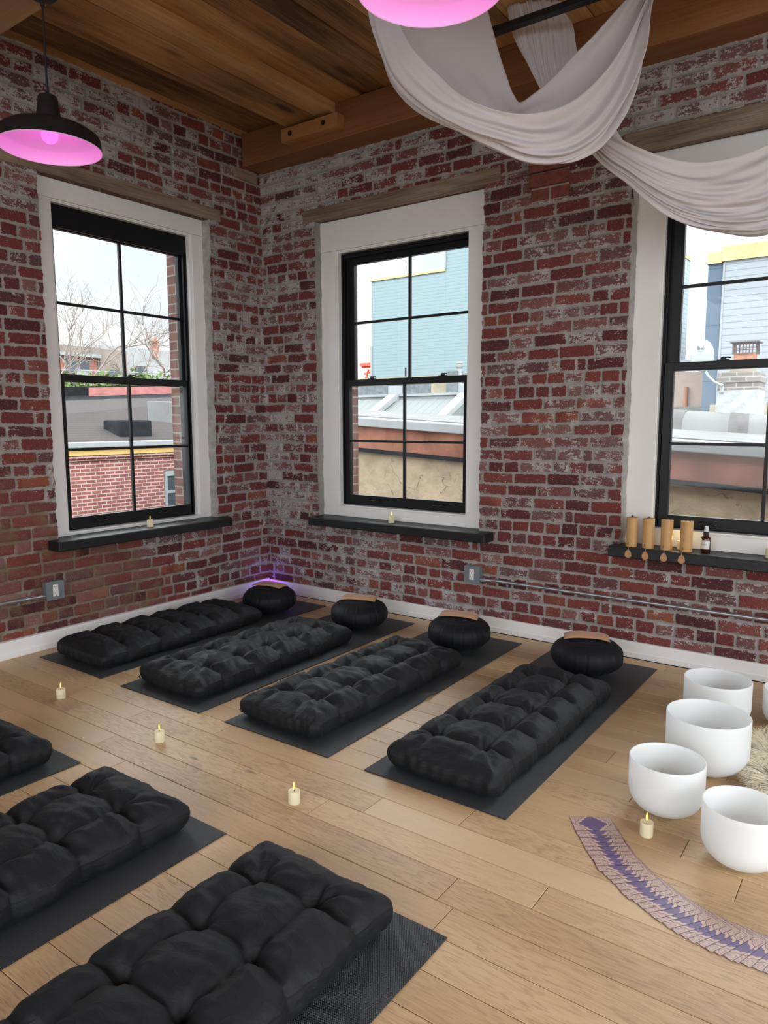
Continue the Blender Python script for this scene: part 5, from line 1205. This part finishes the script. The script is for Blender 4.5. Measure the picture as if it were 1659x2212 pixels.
for a, b_ in (((-12.9, 3.4), (-11.3, 3.3)), ((-12.8, 3.15), (-11.3, 3.42)), ((-12.4, 3.4), (-11.2, 2.9)), ((-12.7, 3.05), (-12.2, 2.4)), ((-11.8, 3.1), (-11.2, 2.6)), ((-12.6, 3.3), (-12.9, 2.6)), ((-12.25, 2.42), (-12.25, -6.8))): k.tube([(a[0], 18, a[1]), (b_[0], 18, b_[1])], 0.035, 6)
rel(k, 'arm', M['red'], cb); tag(MB().add([(-6.0, 9.6, 2.2), (-5.0, 9.6, 2.2), (-5.15, 9.8, 2.36), (-5.6, 9.8, 2.36), (-6.0, 10.2, 2.2), (-5.0, 10.2, 2.2)], [(0, 1, 2, 3), (3, 2, 5, 4), (1, 5, 2), (0, 3, 4)]).build('red_roof_hood', M['red']), 'small red hood on the roof beside the thin mast', 'roof hood')

for k_ in ('stucco', 'copper', 'coping', 'roofwhite', 'rooftan', 'roofgrey', 'patch', 'render', 'clay', 'sheath', 'dish', 'tar', 'farbrick', 'farpale', 'farroof', 'asphalt'):
    M[k_].node_tree.nodes['Principled BSDF'].inputs['Specular IOR Level'].default_value = 0.08; M[k_].node_tree.nodes['Principled BSDF'].inputs['Roughness'].default_value = 0.9
# ------------------------------------------------------------------ outside, left wall side
br = empty('brick_rowhouse', 'red brick building with a shingled roof outside the window in the left brick wall', 'building', (-9, 5, -6.8))
rel(MB().box(-14, -9.0, -2, 5.82, -6.8, 0.70), 'brick_wall', M['redbrick'], br); k = MB(); k.box(-14, -9.0, 5.82, 8.0, 0.30, 0.70); k.box(-14, -9.0, 5.82, 8.0, -6.8, -0.58); k.box(-14, -9.0, 7.0, 16, -6.8, 0.70); rel(k, 'brick_wall', M['redbrick'], br)
mb = MB(); mb.box(-9.0, -8.955, -2, 16, 0.60, 0.70); mb.box(-8.97, -8.92, -2, 16, 0.645, 0.70); rel(mb, 'corbel_course', M['redbrick'], br)
rel(MB().box(-9.1, -8.90, -2, 16, 0.705, 0.80), 'eaves_board', simple('yellow_board', (0.62, 0.40, 0.13), 0.7), br)
rel(MB().box(-9.2, -8.78, -2, 16, 0.86, 0.965), 'gutter', M['coping'], br, bevel=0.015); rel(MB().box(-9.2, -8.95, -2, 16, 0.80, 0.86), 'shade_strip', M['tar'], br)  # black strip stands in for the shade under the gutter
wn = MB(); wn.frame(5.83, 6.99, -0.57, 0.29, 0, 0.06, 0.07, 0.07, 0.08, 0.11); wn.box(5.9, 6.92, 0.0, 0.06, -0.20, -0.14)
wo = wn.build('window', M['coping'], br); wo.rotation_euler = (0, 0, PI / 2); wo.location = Vector((-9.0 + 0.02, 0, 0)) - Vector(br.location)
MB().box(5.84, 6.98, 0.02, 0.025, -0.56, 0.28).build('pane', M['darkglass'], wo)
def ridge(y): return 1.98 + 0.055 * (y - 6.6)
mb = MB(); mb.add([(-9.0, -2, 0.95), (-9.0, 16, 0.95), (-14.0, 16, ridge(16)), (-14.0, -2, ridge(-2)), (-14.0, 16, 0.7), (-14.0, -2, 0.7), (-9, -2, 0.7), (-9, 16, 0.7)], [(0, 1, 2, 3), (3, 2, 4, 5), (1, 7, 4, 2), (0, 3, 5, 6)]); rel(mb, 'shingle_roof', M['shingle'], br)
mb = MB(); V = []
for i in range(19):
    y = -2 + i; lo = 0.60 + 0.08 * math.sin(i * 1.3) + 0.40 * sstep_np(y, 7.6, 9.6)
    V += [(-14.0 + lo * 2.6, y, ridge(y) - lo * 0.48 + 0.01), (-14.02, y, ridge(y) + 0.06), (-13.99, y, ridge(y) + 0.30), (-14.2, y, ridge(y) + 0.30)]
mb.add(V, [(i * 4 + j, (i + 1) * 4 + j, (i + 1) * 4 + j + 1, i * 4 + j + 1) for i in range(18) for j in range(3)]); rel(mb, 'roof_membrane', M['tar'], br, smooth=True)
mb = MB(); mb.add([(-13.9, 7.2, ridge(7.2) + 0.0), (-13.9, 16, ridge(16) + 0.02), (-13.96, 16, ridge(16) + 0.24), (-13.96, 7.25, ridge(7.25) + 0.26), (-14.1, 16, ridge(16) + 0.26), (-14.1, 7.25, ridge(7.25) + 0.28)], [(0, 1, 2, 3), (3, 2, 4, 5)]); rel(mb, 'ridge_cap', simple('rust_cap', (0.24, 0.085, 0.075), 0.7, nscale=4, namp=0.3), br)
k = MB(); k.box(-9.9, -9.3, 4.98, 5.80, 0.9, 1.40); vb = k.build('roof_vent', M['tar'], None, bevel=0.05, seg=3); tag(vb, 'black box vent on the shingled roof outside the left window', 'roof vent')
def tree(label, x, y, z0, H, seed, spread=0.9, lean=0.0):
    rg = np.random.default_rng(seed); mb = MB()
    def br_(p, d, L, r, lv):
        n = 4 if lv < 3 else 3; pts = [p]; q = p.copy(); dd = d.copy()
        for i in range(n):
            dd = (dd + Vector(rg.normal(0, 0.13, 3)) + Vector((0, 0, 0.09 if lv > 1 else 0))).normalized(); q = q + dd * (L / n); pts.append(q.copy())
        mb.tube(pts, [r * (1 - 0.5 * i / n) for i in range(n + 1)], 7 if lv == 0 else (5 if lv < 3 else 3), cap=False)
        if lv >= 5: return
        for k in range(3):
            at = pts[-1] if k == 0 else pts[rg.integers(max(1, n - 2), n + 1)]
            side = Vector(rg.normal(0, 1, 3)); side = (side - dd * side.dot(dd)).normalized()
            nd_ = (dd * rg.uniform(0.55, 0.95) + side * rg.uniform(0.45, 0.9) * spread).normalized()
            br_(at, nd_, L * rg.uniform(0.62, 0.84), r * 0.56, lv + 1)
    br_(Vector((0, 0, 0)), Vector((lean, 0.05, 1)).normalized(), H * 0.36, 0.085, 0)
    o = mb.build('bare_tree', M['bark'], smooth=False); o.location = (x, y, z0)
    return tag(o, label, 'tree', 'bare trees behind the shingled roof')
tree('bare tree with a forked crown, centre of the left pane of the left window', -18.0, 10.1, 0.6, 5.6, 4)
tree('bare tree showing in the right pane of the left window', -19.0, 12.9, 0.9, 5.4, 12)
tree('bare tree at the far left of the left window, partly behind the casing', -20.0, 9.2, 0.8, 5.2, 23)
tree('bare tree standing farther back between the other two', -24.0, 15.5, 0.8, 6.0, 31)
rg = np.random.default_rng(8); N = 900
c_ = np.stack([rg.normal(-16.5, 0.5, N), rg.uniform(7.0, 11.6, N), 2.35 + 0.10 * rg.normal(0, 1, N) + 0.20 * np.sin(np.linspace(0, 60, N))], 1); c_[:, 2] += 0.07 * (c_[:, 1] - 7)
t1 = rg.normal(0, 1, (N, 3)); t1 /= np.linalg.norm(t1, axis=1, keepdims=True); t2 = np.cross(t1, rg.normal(0, 1, (N, 3))); t2 /= np.linalg.norm(t2, axis=1, keepdims=True); s_ = rg.uniform(0.05, 0.11, (N, 1))
V = np.stack([c_ - t1 * s_, c_ + t2 * s_ * .6, c_ + t1 * s_, c_ - t2 * s_ * .6], 1).reshape(-1, 3)
o = np_mesh('foliage', V, np.arange(4 * N).reshape(N, 4), M['leaf'], smooth=False); tag(o, 'fresh green leaves just above the shingled roof ridge', 'foliage', kind='stuff')
hs = empty('distant_rowhouse', 'distant red brick rowhouse with pale trim behind the bare trees', 'house', (-31, 16, -6.8))
rel(MB().box(-36, -30.0, 10, 17.9, -6.8, 4.78), 'brick_wall', M['farbrick'], hs); rel(MB().box(-36, -29.8, 10, 18.0, 4.79, 5.12), 'roof', M['farroof'], hs); rel(MB().box(-30.1, -29.7, 10, 18.0, 4.62, 4.78), 'cornice', M['coping'], hs)
for yy in (16.15, ): rel(MB().box(-30.02, -29.96, yy, yy + 1.25, 3.1, 4.5), 'window', M['darkglass'], hs)
rel(MB().box(-29.96, -29.9, 16.6, 17.5, 3.2, 4.0), 'bay_trim', M['coping'], hs)
hs = empty('distant_pale_house', 'distant pale grey house with an orange chimney behind the bare trees', 'house', (-31, 21, -6.8))
rel(MB().box(-36, -30.0, 17.95, 24.5, -6.8, 5.30), 'wall', M['farpale'], hs); rel(MB().box(-36, -29.9, 18.0, 19.6, 3.4, 5.1), 'dark_bay', M['farroof'], hs); rel(MB().box(-30.2, -29.85, 21.25, 21.62, 4.9, 5.75), 'chimney_stack', M['farbrick'], hs)  # bay block in a darker brown than the pale wall
rel(MB().lathe([(0.30, 5.75), (0.30, 5.80), (0.05, 5.98), (0, 5.98)], 8, (-30.0, 21.43, 0)), 'chimney_cap', M['clay'], hs)
for yy, zz in ((18.4, 3.3), (20.1, 3.6), (22.9, 4.0)): rel(MB().box(-30.02, -29.86, yy, yy + 0.7, zz, zz + 0.75), 'window', M['darkglass'], hs)
for z0, z1, lab in ((2.92, 3.12, 'pale overhead cable crossing the left window, upper of two'), (2.74, 2.98, 'pale overhead cable crossing the left window, lower of two')):
    pts = [(-17.0, 5 + i, z0 + (z1 - z0) * i / 10 - 0.05 * math.sin(PI * i / 10)) for i in range(11)]
    tag(MB().tube(pts, 0.018, 6).build('overhead_cable', M['coping']), lab, 'cable')

# ------------------------------------------------------------------ sky, daylight and camera
w = bpy.data.worlds.new('sky'); sc.world = w; w.use_nodes = True; nt = w.node_tree; bg = nt.nodes['Background']
dirv = nd(nt, 'ShaderNodeTexCoord').outputs['Generated']
z = nd(nt, 'ShaderNodeSeparateXYZ', {0: dirv}).outputs[2]
cl = noise(nt, vscale(nt, dirv, (2.2, 2.2, 5.0)), 1.6, 6, 0.55, 0.4)
c = ramp(nt, cl, [(0.36, (0.80, 0.87, 0.98)), (0.52, (0.94, 0.97, 1.0)), (0.66, (1.0, 1.0, 1.0))])
dt = nd(nt, 'ShaderNodeVectorMath', {0: dirv, 1: tuple(Vector((0.55, -0.75, 0.38)).normalized())}, operation='DOT_PRODUCT').outputs['Value']
g = sstep(nt, dt, -0.35, 0.75)            # sky made brighter behind the camera to light the room
st = mth(nt, 'ADD', SKY_FRONT, mth(nt, 'MULTIPLY', g, SKY_REAR - SKY_FRONT))
st = mth(nt, 'ADD', st, mth(nt, 'MULTIPLY', mth(nt, 'MULTIPLY', sstep(nt, z, 0.23, 0.44), mth(nt, 'SUBTRACT', 1.0, mth(nt, 'MULTIPLY', sstep(nt, z, 0.58, 0.85), 0.7))), SKY_TOP))  # bright band added above the sky in view, lighting the floor
nt.links.new(c, bg.inputs[0]); nt.links.new(st, bg.inputs[1])
w.cycles.sampling_method = 'AUTOMATIC'
def portal(name, loc, nrm, sx, sy):
    l = bpy.data.lights.new(name, 'AREA'); l.shape = 'RECTANGLE'; l.size = sx; l.size_y = sy; l.cycles.is_portal = True
    o = link(bpy.data.objects.new(name, l)); q = Vector(nrm).to_track_quat('-Z', 'Z' if abs(nrm[2]) < .5 else 'Y'); o.matrix_world = Matrix.Translation(loc) @ q.to_matrix().to_4x4()
portal('daylight_left', (XA - 0.22, -1.15, 1.63), (1, 0, 0), 1.12, 2.1)
portal('daylight_middle', (1.21, YB + 0.22, 1.65), (0, -1, 0), 1.2, 2.0)
portal('daylight_right', (3.49, YB + 0.22, 1.65), (0, -1, 0), 1.2, 2.0)
for h in REAR: portal('daylight_rear', ((h[0] + h[1]) / 2, YE - 0.31, (h[2] + h[3]) / 2), (0, 1, 0), h[1] - h[0], h[3] - h[2])
for h in SIDE: portal('daylight_side', (XE + 0.31, (h[0] + h[1]) / 2, (h[2] + h[3]) / 2), (-1, 0, 0), h[1] - h[0], h[3] - h[2])

cd = bpy.data.cameras.new('camera'); cam = link(bpy.data.objects.new('camera', cd)); sc.camera = cam
yaw, pit, rol = 0.626630943, -0.124428933, -0.00228074
fw = Vector((-math.sin(yaw) * math.cos(pit), math.cos(yaw) * math.cos(pit), math.sin(pit)))
rt = Vector((math.cos(yaw), math.sin(yaw), 0)); up = rt.cross(fw)
r2 = rt * math.cos(rol) + up * math.sin(rol); u2 = -rt * math.sin(rol) + up * math.cos(rol)
mx = Matrix((( r2.x, u2.x, -fw.x), (r2.y, u2.y, -fw.y), (r2.z, u2.z, -fw.z))).to_4x4(); mx.translation = Vector((4.102, -4.101, 1.35)); cam.matrix_world = mx
cd.sensor_fit = 'VERTICAL'; cd.sensor_height = 24.0; cd.lens = 1560.5 / 2212 * 24.0; cd.clip_start = 0.05; cd.clip_end = 300
vs = sc.view_settings; vs.view_transform = 'Standard'; vs.look = 'None'; vs.exposure = EXPOSURE; vs.gamma = 1.0; vs.use_curve_mapping = False
sc.cycles.use_denoising = True; sc.cycles.max_bounces = 8; sc.cycles.diffuse_bounces = 4; sc.cycles.glossy_bounces = 3; sc.cycles.transmission_bounces = 4; sc.cycles.transparent_max_bounces = 12
sc.cycles.use_adaptive_sampling = True; sc.cycles.adaptive_threshold = 0.02; sc.cycles.sample_clamp_indirect = 6.0; sc.cycles.caustics_reflective = False; sc.cycles.caustics_refractive = False
